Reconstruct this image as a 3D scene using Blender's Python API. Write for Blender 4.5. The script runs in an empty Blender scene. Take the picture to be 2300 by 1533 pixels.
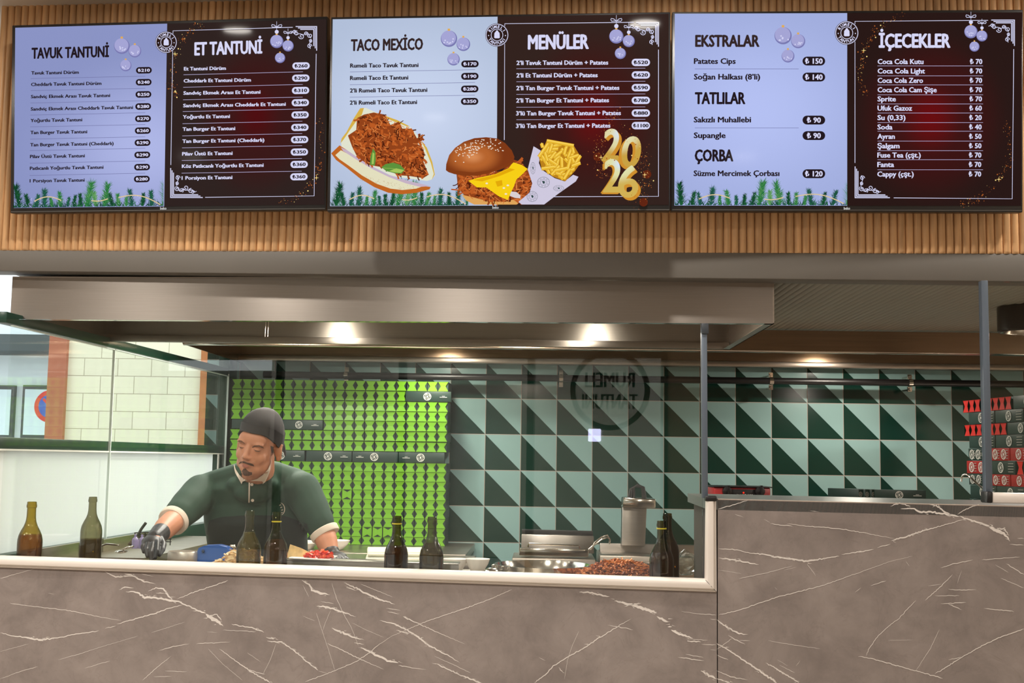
import bpy, bmesh, math, random
from math import sin, cos, pi, sqrt
from mathutils import Vector, Matrix, Euler, noise
from mathutils.bvhtree import BVHTree
from mathutils.geometry import tessellate_polygon

S = bpy.context.scene
COL = S.collection
RND = random.Random(7)

# ------------------------------------------------------------------ camera
F_PX, PITCH, YAW, ROLL = 2690.78, .0983, .0253, .0152
EYE = Vector((0, 0, 1.5))
FWD = Vector((-sin(YAW)*cos(PITCH), cos(YAW)*cos(PITCH), sin(PITCH)))
_r0 = Vector((cos(YAW), sin(YAW), 0)); _u0 = _r0.cross(FWD)
RGT = _r0*cos(ROLL) + _u0*sin(ROLL)
UPV = _u0*cos(ROLL) - _r0*sin(ROLL)
cam_d = bpy.data.cameras.new('camera'); cam = bpy.data.objects.new('camera', cam_d); COL.objects.link(cam)
cam_d.sensor_fit = 'HORIZONTAL'; cam_d.sensor_width = 36; cam_d.lens = F_PX/2300*36
cam_d.clip_start = .05; cam_d.clip_end = 200
cam.matrix_world = Matrix(((RGT.x, UPV.x, -FWD.x, EYE.x), (RGT.y, UPV.y, -FWD.y, EYE.y), (RGT.z, UPV.z, -FWD.z, EYE.z), (0, 0, 0, 1)))
S.camera = cam

# ------------------------------------------------------------------ view, sky
S.view_settings.view_transform = 'Standard'; S.view_settings.look = 'None'
S.view_settings.gamma = 1; S.view_settings.use_curve_mapping = False
S.view_settings.exposure = 0.0
SKY = 2.9
W = bpy.data.worlds.new('overcast sky'); S.world = W; W.use_nodes = True
wn = W.node_tree.nodes; wn['Background'].inputs[0].default_value = (.93, .97, 1, 1); wn['Background'].inputs[1].default_value = SKY

# ------------------------------------------------------------------ pixel -> place
def ray(x, y): return FWD + RGT*((x-1150)/F_PX) - UPV*((y-766.5)/F_PX)
def at(x, y, Y, b=0.0):                      # on the upright plane Y + b*X
    d = ray(x, y); return EYE + d*(Y/(d.y-b*d.x))
def atz(x, y, z):                            # on a level plane
    d = ray(x, y); return EYE + d*((z-EYE.z)/d.z)
def atX(x, y, X):                            # on the upright plane X = const
    d = ray(x, y); return EYE + d*(X/d.x)

# ------------------------------------------------------------------ materials
def lin(c):
    c = c/255.0
    return c/12.92 if c <= .04045 else ((c+.055)/1.055)**2.4
def rgb(*c):
    if len(c) == 1: c = c[0]
    return (lin(c[0]), lin(c[1]), lin(c[2]), 1)
_M = {}
def mat(name, col, rough=.5, metal=0.0, var=0.0, scale=20.0, stretch=(1, 1, 1), bump=0.0, spec=.5, emit=None, estr=0.0,
        aniso=0.0, island=0.0, sss=0.0, trans=0.0, alpha=1.0, coat=0.0):
    if name in _M: return _M[name]
    m = bpy.data.materials.new(name); m.use_nodes = True; _M[name] = m
    nt = m.node_tree; P = nt.nodes['Principled BSDF']
    P.inputs['Base Color'].default_value = rgb(col)
    P.inputs['Roughness'].default_value = rough; P.inputs['Metallic'].default_value = metal
    P.inputs['Specular IOR Level'].default_value = spec
    if aniso: P.inputs['Anisotropic'].default_value = aniso
    if sss:
        P.inputs['Subsurface Weight'].default_value = sss; P.inputs['Subsurface Radius'].default_value = (.01, .004, .002)
        P.inputs['Subsurface Scale'].default_value = .6
    if trans: P.inputs['Transmission Weight'].default_value = trans
    if coat: P.inputs['Coat Weight'].default_value = coat; P.inputs['Coat Roughness'].default_value = .08
    if emit is not None:
        P.inputs['Emission Color'].default_value = rgb(emit); P.inputs['Emission Strength'].default_value = estr
    src = None
    if var or bump:
        tc = nt.nodes.new('ShaderNodeTexCoord'); mp = nt.nodes.new('ShaderNodeMapping'); mp.inputs['Scale'].default_value = stretch
        nz = nt.nodes.new('ShaderNodeTexNoise'); nz.inputs['Scale'].default_value = scale; nz.inputs['Detail'].default_value = 5
        nt.links.new(tc.outputs['Object'], mp.inputs['Vector']); nt.links.new(mp.outputs[0], nz.inputs['Vector'])
        if var:
            hs = nt.nodes.new('ShaderNodeHueSaturation'); hs.inputs['Color'].default_value = rgb(col)
            mr = nt.nodes.new('ShaderNodeMapRange'); mr.inputs[1].default_value = .3; mr.inputs[2].default_value = .7
            mr.inputs[3].default_value = 1-var; mr.inputs[4].default_value = 1+var
            nt.links.new(nz.outputs[0], mr.inputs[0]); nt.links.new(mr.outputs[0], hs.inputs['Value'])
            nt.links.new(hs.outputs[0], P.inputs['Base Color']); src = hs
        if bump:
            bp = nt.nodes.new('ShaderNodeBump'); bp.inputs['Strength'].default_value = bump; bp.inputs['Distance'].default_value = .002
            nt.links.new(nz.outputs[0], bp.inputs['Height']); nt.links.new(bp.outputs[0], P.inputs['Normal'])
    if island:
        ge = nt.nodes.new('ShaderNodeNewGeometry'); h2 = nt.nodes.new('ShaderNodeHueSaturation')
        mr = nt.nodes.new('ShaderNodeMapRange'); mr.inputs[3].default_value = 1-island; mr.inputs[4].default_value = 1+island
        nt.links.new(ge.outputs['Random Per Island'], mr.inputs[0]); nt.links.new(mr.outputs[0], h2.inputs['Value'])
        if src: nt.links.new(src.outputs[0], h2.inputs['Color'])
        else: h2.inputs['Color'].default_value = rgb(col)
        nt.links.new(h2.outputs[0], P.inputs['Base Color'])
        if emit is not None: nt.links.new(h2.outputs[0], P.inputs['Emission Color'])
    return m
def glass(name, tint=(1, 1, 1), edge=None, rough=0.0, k=1.0, g=.9, murk=None, mf=.3):
    """clear sheet or bottle wall: see-through, Fresnel reflection on both faces, denser where seen edge-on"""
    if name in _M: return _M[name]
    m = bpy.data.materials.new(name); m.use_nodes = True; _M[name] = m; nt = m.node_tree; N = nt.nodes; L = nt.links
    N.remove(N['Principled BSDF']); out = N['Material Output']
    lw = N.new('ShaderNodeLayerWeight'); lw.inputs[0].default_value = .5
    pw = N.new('ShaderNodeMath'); pw.operation = 'POWER'; pw.inputs[1].default_value = 5; L.new(lw.outputs['Facing'], pw.inputs[0])
    ma = N.new('ShaderNodeMath'); ma.operation = 'MULTIPLY_ADD'; ma.inputs[1].default_value = g; ma.inputs[2].default_value = .042*k; L.new(pw.outputs[0], ma.inputs[0])
    tr = N.new('ShaderNodeBsdfTransparent'); gl = N.new('ShaderNodeBsdfGlossy'); gl.inputs['Roughness'].default_value = rough
    if edge:
        mx = N.new('ShaderNodeMix'); mx.data_type = 'RGBA'
        p2 = N.new('ShaderNodeMath'); p2.operation = 'POWER'; p2.inputs[1].default_value = 1.6; L.new(lw.outputs['Facing'], p2.inputs[0]); L.new(p2.outputs[0], mx.inputs[0])
        mx.inputs[6].default_value = (*tint, 1); mx.inputs[7].default_value = (*edge, 1); L.new(mx.outputs[2], tr.inputs[0])
    else: tr.inputs[0].default_value = (*tint, 1)
    mix = N.new('ShaderNodeMixShader'); L.new(ma.outputs[0], mix.inputs[0]); L.new(tr.outputs[0], mix.inputs[1]); L.new(gl.outputs[0], mix.inputs[2])
    last = mix
    if murk:                                 # cloudy liquid: part of the light is scattered back
        df = N.new('ShaderNodeBsdfDiffuse'); df.inputs[0].default_value = rgb(murk); m2 = N.new('ShaderNodeMixShader'); m2.inputs[0].default_value = mf
        L.new(mix.outputs[0], m2.inputs[1]); L.new(df.outputs[0], m2.inputs[2]); last = m2
    L.new(last.outputs[0], out.inputs[0]); return m

# ------------------------------------------------------------------ mesh builder
class MB:
    def __init__(s): s.v = []; s.f = []; s.m = []
    def add(s, vs, fs, mi=0, M=None):
        o = len(s.v)
        s.v += [tuple(M @ Vector(v)) if M else tuple(v) for v in vs]
        s.f += [tuple(i+o for i in f) for f in fs]; s.m += [mi]*len(fs); return s
    def box(s, c, d, mi=0, M=None):
        x, y, z = c; a, b, e = d[0]/2, d[1]/2, d[2]/2
        vs = [(x+i*a, y+j*b, z+k*e) for k in (-1, 1) for j in (-1, 1) for i in (-1, 1)]
        return s.add(vs, [(0, 2, 3, 1), (4, 5, 7, 6), (0, 1, 5, 4), (2, 6, 7, 3), (0, 4, 6, 2), (1, 3, 7, 5)], mi, M)
    def hexa(s, p, mi=0, M=None):            # 8 corners: 4 front (ccw from bottom left seen from front), 4 back
        return s.add(p, [(0, 1, 2, 3), (7, 6, 5, 4), (0, 4, 5, 1), (1, 5, 6, 2), (2, 6, 7, 3), (3, 7, 4, 0)], mi, M)
    def slab(s, quad, d, mi=0):              # quad of 4 points (bl, br, tr, tl), pushed along vector d
        q = [Vector(p) for p in quad]; d = Vector(d); return s.hexa(q+[p+d for p in q], mi)
    def poly(s, pts, mi=0): 
        n = len(pts); return s.add(pts, [tuple(range(n))], mi)
    def loft(s, rings, mi=0, closed=True, caps=True, M=None):
        n = len(rings[0]); vs = [p for r in rings for p in r]; fs = []
        for i in range(len(rings)-1):
            for j in range(n if closed else n-1):
                a = i*n+j; b = i*n+(j+1) % n; fs.append((a, b, b+n, a+n))
        if caps and closed:
            fs.append(tuple(range(n-1, -1, -1))); fs.append(tuple((len(rings)-1)*n+j for j in range(n)))
        return s.add(vs, fs, mi, M)
    def lathe(s, prof, n=32, mi=0, M=None, caps=True):
        rings = [[(r*cos(2*pi*j/n), r*sin(2*pi*j/n), z) for j in range(n)] for r, z in prof]
        return s.loft(rings, mi, True, caps, M)
    def tube(s, pts, r, n=10, mi=0, caps=True):
        pts = [Vector(p) for p in pts]; rs = r if isinstance(r, (list, tuple)) else [r]*len(pts); rings = []; up = None
        for i, p in enumerate(pts):
            t = (pts[min(i+1, len(pts)-1)]-pts[max(i-1, 0)]).normalized()
            if up is None: up = t.orthogonal().normalized()
            up = (up - t*up.dot(t)).normalized(); w = t.cross(up)
            rings.append([p+(up*cos(2*pi*j/n)+w*sin(2*pi*j/n))*rs[i] for j in range(n)])
        return s.loft(rings, mi, True, caps)
    def ball(s, c, r, n=12, m=8, mi=0, M=None):
        r = r if isinstance(r, (tuple, list)) else (r, r, r); vs = [(c[0], c[1], c[2]-r[2])]; fs = []
        for i in range(1, m):
            a = -pi/2+pi*i/m
            for j in range(n): vs.append((c[0]+r[0]*cos(a)*cos(2*pi*j/n), c[1]+r[1]*cos(a)*sin(2*pi*j/n), c[2]+r[2]*sin(a)))
        vs.append((c[0], c[1], c[2]+r[2])); L = len(vs)-1
        for j in range(n):
            fs.append((0, 1+(j+1) % n, 1+j)); fs.append((L, L-n+j, L-n+(j+1) % n))
            for i in range(m-2):
                a = 1+i*n+j; b = 1+i*n+(j+1) % n; fs.append((a, b, b+n, a+n))
        return s.add(vs, fs, mi, M)
    def build(s, name, mats, parent=None, smooth=0, bevel=0.0, seg=2, origin=None, world=True):
        """origin: world point that becomes the object's origin; parent: the thing this is a part of"""
        me = bpy.data.meshes.new(name)
        vs = s.v
        inv = None
        if parent is not None and world: inv = wmat(parent).inverted()
        if origin is not None:
            O = Vector(origin); vs = [tuple(Vector(v)-O) for v in vs]
        elif inv is not None: vs = [tuple(inv @ Vector(v)) for v in vs]
        me.from_pydata(vs, [], s.f)
        mats = mats if isinstance(mats, (list, tuple)) else [mats]
        for q in mats: me.materials.append(q)
        me.polygons.foreach_set('material_index', s.m)
        bm = bmesh.new(); bm.from_mesh(me)
        if bevel:
            bmesh.ops.remove_doubles(bm, verts=bm.verts, dist=1e-6)
            es = [e for e in bm.edges if len(e.link_faces) == 2 and e.calc_face_angle(0) > .5]
            bmesh.ops.bevel(bm, geom=es, offset=bevel, segments=seg, affect='EDGES', profile=.5, clamp_overlap=True)
        bmesh.ops.recalc_face_normals(bm, faces=bm.faces)
        bm.to_mesh(me); bm.free()
        if smooth or bevel:
            me.polygons.foreach_set('use_smooth', [True]*len(me.polygons)); me.set_sharp_from_angle(angle=math.radians(smooth or 40))
        o = bpy.data.objects.new(name, me); COL.objects.link(o)
        if origin is not None: o.location = origin
        if parent is not None:
            o.parent = parent
        return o
def wmat(o):
    m = o.matrix_basis.copy()
    while o.parent: o = o.parent; m = o.matrix_basis @ m
    return m
def tag(o, label=None, cat=None, group=None, kind=None):
    if label: o['label'] = label
    if cat: o['category'] = cat
    if group: o['group'] = group
    if kind: o['kind'] = kind
    return o
def thing(name, label, cat, loc=(0, 0, 0), rotz=0.0, group=None, mtx=None):
    o = bpy.data.objects.new(name, None); COL.objects.link(o); o.empty_display_size = .05
    if mtx is not None: o.matrix_basis = mtx
    else: o.location = loc; o.rotation_euler = (0, 0, rotz)
    return tag(o, label, cat, group)
def struct(mb, name, mats, smooth=0, bevel=0.0, parent=None):
    o = mb.build(name, mats, parent, smooth, bevel)
    if parent is None: o['kind'] = 'structure'
    return o
def copy_tree(o, parent=None):
    c = o.copy(); COL.objects.link(c)
    if parent: c.parent = parent
    for ch in list(o.children): copy_tree(ch, c)
    return c
def text_mesh(body, bold=.0, res=2, curve_size=1.0):
    """lettering as flat outlines: (verts 2D, faces, xmin, xmax, cap height) for a size-1 line"""
    c = bpy.data.curves.new('lettering', 'FONT'); c.body = body; c.size = 1; c.resolution_u = res; c.offset = bold
    o = bpy.data.objects.new('lettering', c); COL.objects.link(o); bpy.context.view_layer.update()
    ev = o.evaluated_get(bpy.context.evaluated_depsgraph_get()); me = ev.to_mesh()
    vs = [(v.co.x, v.co.y) for v in me.vertices]; fs = [tuple(p.vertices) for p in me.polygons]
    ev.to_mesh_clear(); bpy.data.objects.remove(o); bpy.data.curves.remove(c)
    return vs, fs
def smoothstep(a, b, x):
    t = max(0, min(1, (x-a)/(b-a))); return t*t*(3-2*t)
# ------------------------------------------------------------------ the planes the shop is set out on
WOOD = (3.975, -.072); CTR = (3.85, -.10); HOODF = (4.065, -.06); TILE_Y = 6.7417; SIDE_X = -1.735
CEIL_Z = at(23, 13, *WOOD).z
def on(pl, X, dz=0, off=0): return Vector((X, pl[0]+pl[1]*X+off, dz))

# materials of the setting and metalwork
STEEL = mat('brushed steel', (152, 145, 138), .40, 1.0, var=.04, scale=9, stretch=(.6, 3, 60), aniso=.85)
_n = STEEL.node_tree.nodes; _t = _n.new('ShaderNodeTangent'); _t.direction_type = 'RADIAL'; _t.axis = 'Z'; STEEL.node_tree.links.new(_t.outputs[0], _n['Principled BSDF'].inputs['Tangent']); _n['Principled BSDF'].inputs['Anisotropic Rotation'].default_value = .25
STEEL2 = mat('kitchen steel', (176, 165, 154), .33, 1.0, var=.08, scale=7, stretch=(1, 2, 18))
STEELP = mat('polished steel', (205, 198, 188), .14, 1.0)
ALU = mat('white satin profile', (226, 219, 211), .32, 0.15, var=.02, scale=8)
GREYP = mat('warm grey paint', (98, 94, 88), .55, var=.03, scale=3)
WHITEP = mat('white ceiling paint', (206, 199, 190), .8)
DGREEN = mat('dark green painted metal', (22, 58, 46), .3)
TGREEN = mat('green painted metal', (86, 122, 108), .4)
BLACKM = mat('black painted metal', (20, 18, 18), .38)
POSTM = mat('blue grey anodised metal', (92, 103, 116), .4, .3)
BEAD = mat('white glazing bead', (226, 224, 218), .5)
PANE = glass('clear glass', (.965, .985, .972), k=1.0)
PANE2 = glass('window glass', (.975, .985, .978), k=.8, g=.3)
PANE3 = glass('thin side glass', (.975, .985, .978), k=.7, g=.25)

# ------------------------------------------------------------------ lamps
WARM = (1, .93, .85)
def area(name, loc, size, power, col=WARM, rot=(0, 0, 0), shape='DISK', spread=pi):
    l = bpy.data.lights.new(name, 'AREA'); l.shape = shape; l.size = size; l.energy = power; l.color = col; l.spread = spread
    o = bpy.data.objects.new(name, l); COL.objects.link(o); o.location = loc; o.rotation_euler = rot; return o
LAMP = mat('warm lamp diffuser', (255, 244, 225), .4, emit=(255, 236, 205), estr=12)
def downlight(X, Y, z, power, r=.055, label='', group=None, spread=pi):
    t = thing('ceiling_light', label, 'ceiling light', (X, Y, z), group=group)
    m = MB(); m.lathe([(r*1.28, -.001), (r*1.28, -.006), (r*1.02, -.010), (r*1.0, -.002)], 28, caps=False); m.build('trim_ring', BEAD, t, 30, world=False)
    m = MB(); m.lathe([(r, -.004), (r*.6, -.005), (.002, -.005)], 28); m.build('diffuser', LAMP, t, 30, world=False)
    l = area('lamp_light', (X, Y, z-.02), r*2, power, spread=spread); l.parent = t; l.location = (0, 0, -.02)
    return t
for k in range(-3, 3):
    X = .31+1.67*k
    downlight(X, 3.24+.054*k, CEIL_Z, 17, .055, label='round recessed ceiling light in the row nearest the menu screens', group='recessed ceiling lights by the screens', spread=pi)
for X, Y in ((-4.3, 1.8), (-2.6, 1.8), (-.75, 1.8), (1.2, -.27), (2.9, -.27)):
    downlight(X, Y, CEIL_Z, 44, .06, label='round recessed ceiling light in the middle of the customer area', group='recessed ceiling lights mid room', spread=2.72)
for X in (-4.2, -1.5, 1.2):  # unseen lamp row added for room ambience
    downlight(X, -2.2, CEIL_Z, 26, .11, label='added unseen ceiling light for room ambience near the street windows', group='added ambience lights by the street windows')

# ------------------------------------------------------------------ shell
m = MB(); m.box((-.9, 1.12, -.05), (10.4, 11.4, .1)); struct(m, 'floor', mat('beige floor tile', (150, 138, 124), .35, var=.08, scale=1.5))
m = MB(); m.box((-.9, -.1, CEIL_Z+.05), (10.4, 9.2, .1)); struct(m, 'ceiling', WHITEP)
WALLP = mat('warm beige plaster', (196, 180, 160), .7, var=.03, scale=2)
m = MB(); m.box((-6.05, -.3, 1.5), (.1, 8.6, 3.1)); struct(m, 'wall_left', WALLP)
m = MB(); m.box((4.2, 1.12, 1.5), (.1, 11.4, 3.1)); struct(m, 'wall_right', WALLP)
# street side behind the customer: header, low wall and glazing
m = MB(); m.box((-.9, -4.55, 2.85), (10.3, .12, .5)); m.box((-.9, -4.55, .15), (10.3, .12, .3))
m.box((1.9, -4.55, 1.4), (4.6, .12, 2.4)); struct(m, 'wall_rear', mat('rear wall plaster', (168, 150, 130), .7))
m = MB()
for X in (-6.0, -4.6, -3.2, -1.8, -.42): m.box((X, -4.5, 1.45), (.07, .08, 2.3))
m.box((-3.2, -4.5, 2.58), (5.6, .08, .06)); m.box((-3.2, -4.5, .33), (5.6, .08, .06)); struct(m, 'window_3', DGREEN)
m = MB(); m.box((-3.2, -4.5, 1.45), (5.5, .008, 2.2)); o = m.build('glazing', PANE2, bpy.data.objects['window_3'])
# wall that carries the screens, faced with half-round wooden ribs
UX = Vector((1, WOOD[1], 0)).normalized(); UN = Vector((WOOD[1], -1, 0)).normalized()   # along the wall / out of it
XL = at(2, 13, *WOOD).x; XR = 2.6
zb0, zb1 = at(0, 561.5, *WOOD), at(2300, 569, *WOOD)
def woodz(X): return zb0.z+(zb1.z-zb0.z)*(X-zb0.x)/(zb1.x-zb0.x)
m = MB(); m.slab([on(WOOD, XL, woodz(XL), .012), on(WOOD, XR, woodz(XR), .012), on(WOOD, XR, CEIL_Z, .012), on(WOOD, XL, CEIL_Z, .012)], (0, .18, 0))
pitch = .02555; n = int((XR-XL)/pitch)
for i in range(n):
    X = XL+i*pitch; a = on(WOOD, X, 0, .012); zb = woodz(X); w = pitch*.97; h = .0125
    prof = [a+UX*(w*(.5-.5*cos(pi*k/8)))+UN*(h*sin(pi*k/8)**.8) for k in range(9)]
    rr = [(.55, 0), (.85, .003), (1, .008)]
    r0 = [[p+Vector((0, 0, zb+dz)) - UN*((p-a).dot(UN)*(1-s)) for p in prof] for s, dz in rr]
    r1 = [p+Vector((0, 0, CEIL_Z)) for p in prof]
    m.loft(r0+[r1], 0, False, False)
def wood_mat():
    mm = mat('oak rib', (209, 165, 118), .42, island=.11); nt = mm.node_tree; N = nt.nodes; L = nt.links; P = N['Principled BSDF']
    tc = N.new('ShaderNodeTexCoord'); ge = N.new('ShaderNodeNewGeometry')
    ad = N.new('ShaderNodeVectorMath'); ad.operation = 'MULTIPLY_ADD'; ad.inputs[1].default_value = (60, 60, 4.5)
    cb = N.new('ShaderNodeCombineXYZ'); ml = N.new('ShaderNodeMath'); ml.operation = 'MULTIPLY'; ml.inputs[1].default_value = 37
    L.new(ge.outputs['Random Per Island'], ml.inputs[0]); L.new(ml.outputs[0], cb.inputs[2]); L.new(ml.outputs[0], cb.inputs[0])
    L.new(tc.outputs['Object'], ad.inputs[0]); L.new(cb.outputs[0], ad.inputs[2])
    nz = N.new('ShaderNodeTexNoise'); nz.inputs['Scale'].default_value = 1; nz.inputs['Detail'].default_value = 6; nz.inputs['Distortion'].default_value = .6; L.new(ad.outputs[0], nz.inputs['Vector'])
    rp = N.new('ShaderNodeMapRange'); rp.inputs[1].default_value = .3; rp.inputs[2].default_value = .72; rp.inputs[3].default_value = .74; rp.inputs[4].default_value = 1.16; L.new(nz.outputs[0], rp.inputs[0])
    h0 = [x for x in N if x.type == 'HUE_SAT'][0]; h1 = N.new('ShaderNodeHueSaturation'); L.new(h0.outputs[0], h1.inputs['Color']); L.new(rp.outputs[0], h1.inputs['Value']); L.new(h1.outputs[0], P.inputs['Base Color'])
    return mm
struct(m, 'wall_fascia', wood_mat(), 50)
# grey painted beam under the ribs
BEAM = (WOOD[0]+.006, WOOD[1])
q = [at(-40, 607.6, *BEAM), at(2400, 633, *BEAM), at(2400, 569.4, *BEAM), at(-40, 561.2, *BEAM)]
m = MB(); m.slab(q, (0, .10, 0)); struct(m, 'trim_1', GREYP, 0, .003)
# ribbed kitchen ceiling (grey painted ribs running to the back)
KZ = 2.135
m = MB()
m.add([(-1.9, 4.2, KZ), (4.15, 3.77, KZ), (4.15, 6.8, KZ), (-1.9, 6.8, KZ), (-1.9, 4.2, KZ+.06), (4.15, 3.77, KZ+.06), (4.15, 6.8, KZ+.06), (-1.9, 6.8, KZ+.06)], [(0, 1, 2, 3), (4, 5, 6, 7), (0, 1, 5, 4), (1, 2, 6, 5), (2, 3, 7, 6), (3, 0, 4, 7)])
X = .55
while X < 4.1:
    a = WOOD[0]+.09+WOOD[1]*X
    prof = [(X+.0255*(.5-.5*cos(pi*k/6)), KZ-.010*sin(pi*k/6)) for k in range(7)]
    m.loft([[(x, a, z) for x, z in prof], [(x, 6.74, z) for x, z in prof]], 0, False, False); X += .027
struct(m, 'ceiling_kitchen', mat('grey painted ribs', (142, 138, 126), .5), 50)
# tiled back wall
def tile_mat():
    mm = bpy.data.materials.new('two-tone ceramic tile'); mm.use_nodes = True; nt = mm.node_tree; N = nt.nodes; L = nt.links; P = N['Principled BSDF']
    tc = N.new('ShaderNodeTexCoord'); sp = N.new('ShaderNodeSeparateXYZ'); L.new(tc.outputs['Object'], sp.inputs[0])
    def mth(op, a, b=None, c=None):
        x = N.new('ShaderNodeMath'); x.operation = op
        for i, v in enumerate((a, b, c)):
            if v is None: continue
            if isinstance(v, (int, float)): x.inputs[i].default_value = v
            else: L.new(v, x.inputs[i])
        return x.outputs[0]
    u = mth('DIVIDE', mth('SUBTRACT', sp.outputs[0], 1.0871-20), .2); v = mth('DIVIDE', mth('SUBTRACT', sp.outputs[2], 1.8401-20), .2)
    fu = mth('FRACT', u); fv = mth('FRACT', v)
    dark = mth('LESS_THAN', mth('ADD', fu, fv), 1.0)
    def edge(f): return mth('MINIMUM', f, mth('SUBTRACT', 1.0, f))
    e = mth('MINIMUM', edge(fu), edge(fv)); grout = mth('LESS_THAN', e, .008)
    cell = N.new('ShaderNodeCombineXYZ'); L.new(mth('FLOOR', u), cell.inputs[0]); L.new(mth('FLOOR', v), cell.inputs[1])
    wn_ = N.new('ShaderNodeTexWhiteNoise'); L.new(cell.outputs[0], wn_.inputs['Vector'])
    m1 = N.new('ShaderNodeMix'); m1.data_type = 'RGBA'; L.new(dark, m1.inputs[0]); m1.inputs[6].default_value = rgb(134, 166, 164); m1.inputs[7].default_value = rgb(14, 48, 39)
    hs = N.new('ShaderNodeHueSaturation'); L.new(m1.outputs[2], hs.inputs['Color']); L.new(mth('MULTIPLY_ADD', wn_.outputs[0], .10, .95), hs.inputs['Value'])
    m2 = N.new('ShaderNodeMix'); m2.data_type = 'RGBA'; L.new(grout, m2.inputs[0]); L.new(hs.outputs[0], m2.inputs[6]); m2.inputs[7].default_value = rgb(160, 146, 136)
    L.new(m2.outputs[2], P.inputs['Base Color'])
    rr = mth('MULTIPLY_ADD', grout, .5, .16); L.new(rr, P.inputs['Roughness'])
    bp = N.new('ShaderNodeBump'); bp.inputs['Distance'].default_value = .002; bp.inputs['Strength'].default_value = .6
    L.new(mth('MINIMUM', e, .03), bp.inputs['Height']); L.new(bp.outputs[0], P.inputs['Normal'])
    return mm
m = MB(); m.box((1.2, TILE_Y+.05, 1.2), (6.2, .1, 2.4)); struct(m, 'wall_back', tile_mat())

# ------------------------------------------------------------------ shopfront on the left, seen through the inner glass
SX = SIDE_X-.03
m = MB()
m.box((SX, 5.35, 1.963), (.05, 2.58, .038))                     # head rail
m.box((SX, 5.35, 1.53), (.05, 2.58, .042))                      # middle rail
m.box((SX, 6.68, 1.2), (.06, .16, 2.4))
m.box((SX+.005, 5.38, 1.105), (.09, 2.64, .09))                 # sill
m.box((SX, 5.45, 2.25), (.05, 2.38, .05)); m.box((SX, 6.55, 1.33), (.05, .12, .36))
win = struct(m, 'window_1', DGREEN, 0, .002)
m = MB(); m.box((SX+.028, 6.60, 1.75), (.004, .012, .40)); m.box((SX+.028, 6.47, 1.33), (.004, .02, .36)); m.box((SX+.03, 5.30, 1.508), (.004, 2.5, .006)); m.build('glazing_bead', BEAD, win)
m = MB(); m.box((SX+.003, 6.63, 1.74), (.052, .05, .40)); m.build('stile', TGREEN, win)
m = MB(); m.box((SX, 5.31, 1.745), (.006, 2.50, .39)); m.box((SX, 5.43, 2.10), (.006, 2.28, .25)); m.build('clear_pane', PANE2, win)
FROST = mat('frosted glass', (244, 245, 240), .6); nt = FROST.node_tree
tl = nt.nodes.new('ShaderNodeBsdfTranslucent'); tl.inputs[0].default_value = rgb(228, 231, 226); mx = nt.nodes.new('ShaderNodeMixShader'); mx.inputs[0].default_value = .82
nt.links.new(nt.nodes['Principled BSDF'].outputs[0], mx.inputs[1]); nt.links.new(tl.outputs[0], mx.inputs[2]); nt.links.new(mx.outputs[0], nt.nodes['Material Output'].inputs[0])
m = MB(); m.add([(SX, 4.07, 1.15), (SX, 6.46, 1.15), (SX, 6.46, 1.51), (SX, 4.07, 1.51)], [(0, 1, 2, 3)]); m.build('frosted_pane', FROST, win)
m = MB(); m.box((SX+.004, 5.38, .53), (.08, 2.64, 1.06)); wsd = struct(m, 'wall_side', mat('cream wall tile', (214, 202, 182), .4, var=.03, scale=4))
m = MB(); m.box((-4.02, 4.13, 1.5), (4.0, .1, 3.1)); struct(m, 'wall_front', WALLP)

def flare(o):                                # the shopfront opens slightly outwards towards the street corner
    for v in o.data.vertices:
        v.co.x -= .042*(6.6-(v.co.y+o.location.y))
    for c in o.children: flare(c)
flare(win); flare(wsd)
# ------------------------------------------------------------------ the street outside
PAVE = mat('street paving', (170, 168, 164), .8, var=.06, scale=1.2)
m = MB(); m.box((-14, 14, -.06), (24, 40, .1)); m.box((0, -12, -.06), (40, 14.8, .1)); struct(m, 'ground', PAVE)
def brick_mat(name, c, cm, bw, bh, off=.5, mortar=.0035):
    mm = bpy.data.materials.new(name); mm.use_nodes = True; nt = mm.node_tree; N = nt.nodes; L = nt.links
    tc = N.new('ShaderNodeTexCoord'); sp = N.new('ShaderNodeSeparateXYZ'); cb = N.new('ShaderNodeCombineXYZ')
    L.new(tc.outputs['Object'], sp.inputs[0]); L.new(sp.outputs[0], cb.inputs[0]); L.new(sp.outputs[2], cb.inputs[1])
    b = N.new('ShaderNodeTexBrick'); L.new(cb.outputs[0], b.inputs['Vector']); b.inputs['Color1'].default_value = rgb(c); b.inputs['Color2'].default_value = rgb([x*.98 for x in c]); b.inputs['Mortar'].default_value = rgb(cm)
    b.inputs['Scale'].default_value = 1; b.inputs['Brick Width'].default_value = bw; b.inputs['Row Height'].default_value = bh; b.inputs['Mortar Size'].default_value = mortar; b.offset = off
    L.new(b.outputs[0], N['Principled BSDF'].inputs['Base Color']); N['Principled BSDF'].inputs['Roughness'].default_value = .6
    return mm
OY = 10.5
def ox(x, y=880): return at(x, y, OY).x
t = thing('neighbour_building', 'cream block wall with terracotta corner strips outside the left window', 'building', (ox(300), OY, 0))
m = MB(); m.box(((ox(150)+ox(452))/2, OY+.15, 1.75), (ox(452)-ox(150), .3, 3.5)); m.build('block_wall', brick_mat('cream block wall', (226, 222, 198), (168, 160, 138), .30, .156), t)
TERR = mat('terracotta strip', (164, 96, 72), .7, var=.1, scale=3); TERR2 = mat('ochre terracotta strip', (176, 110, 62), .7, var=.2, scale=5)
m = MB(); m.box(((ox(110)+ox(150))/2, OY+.13, 1.75), (ox(150)-ox(110), .36, 3.5)); m.build('corner_strip', TERR, t)
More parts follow.
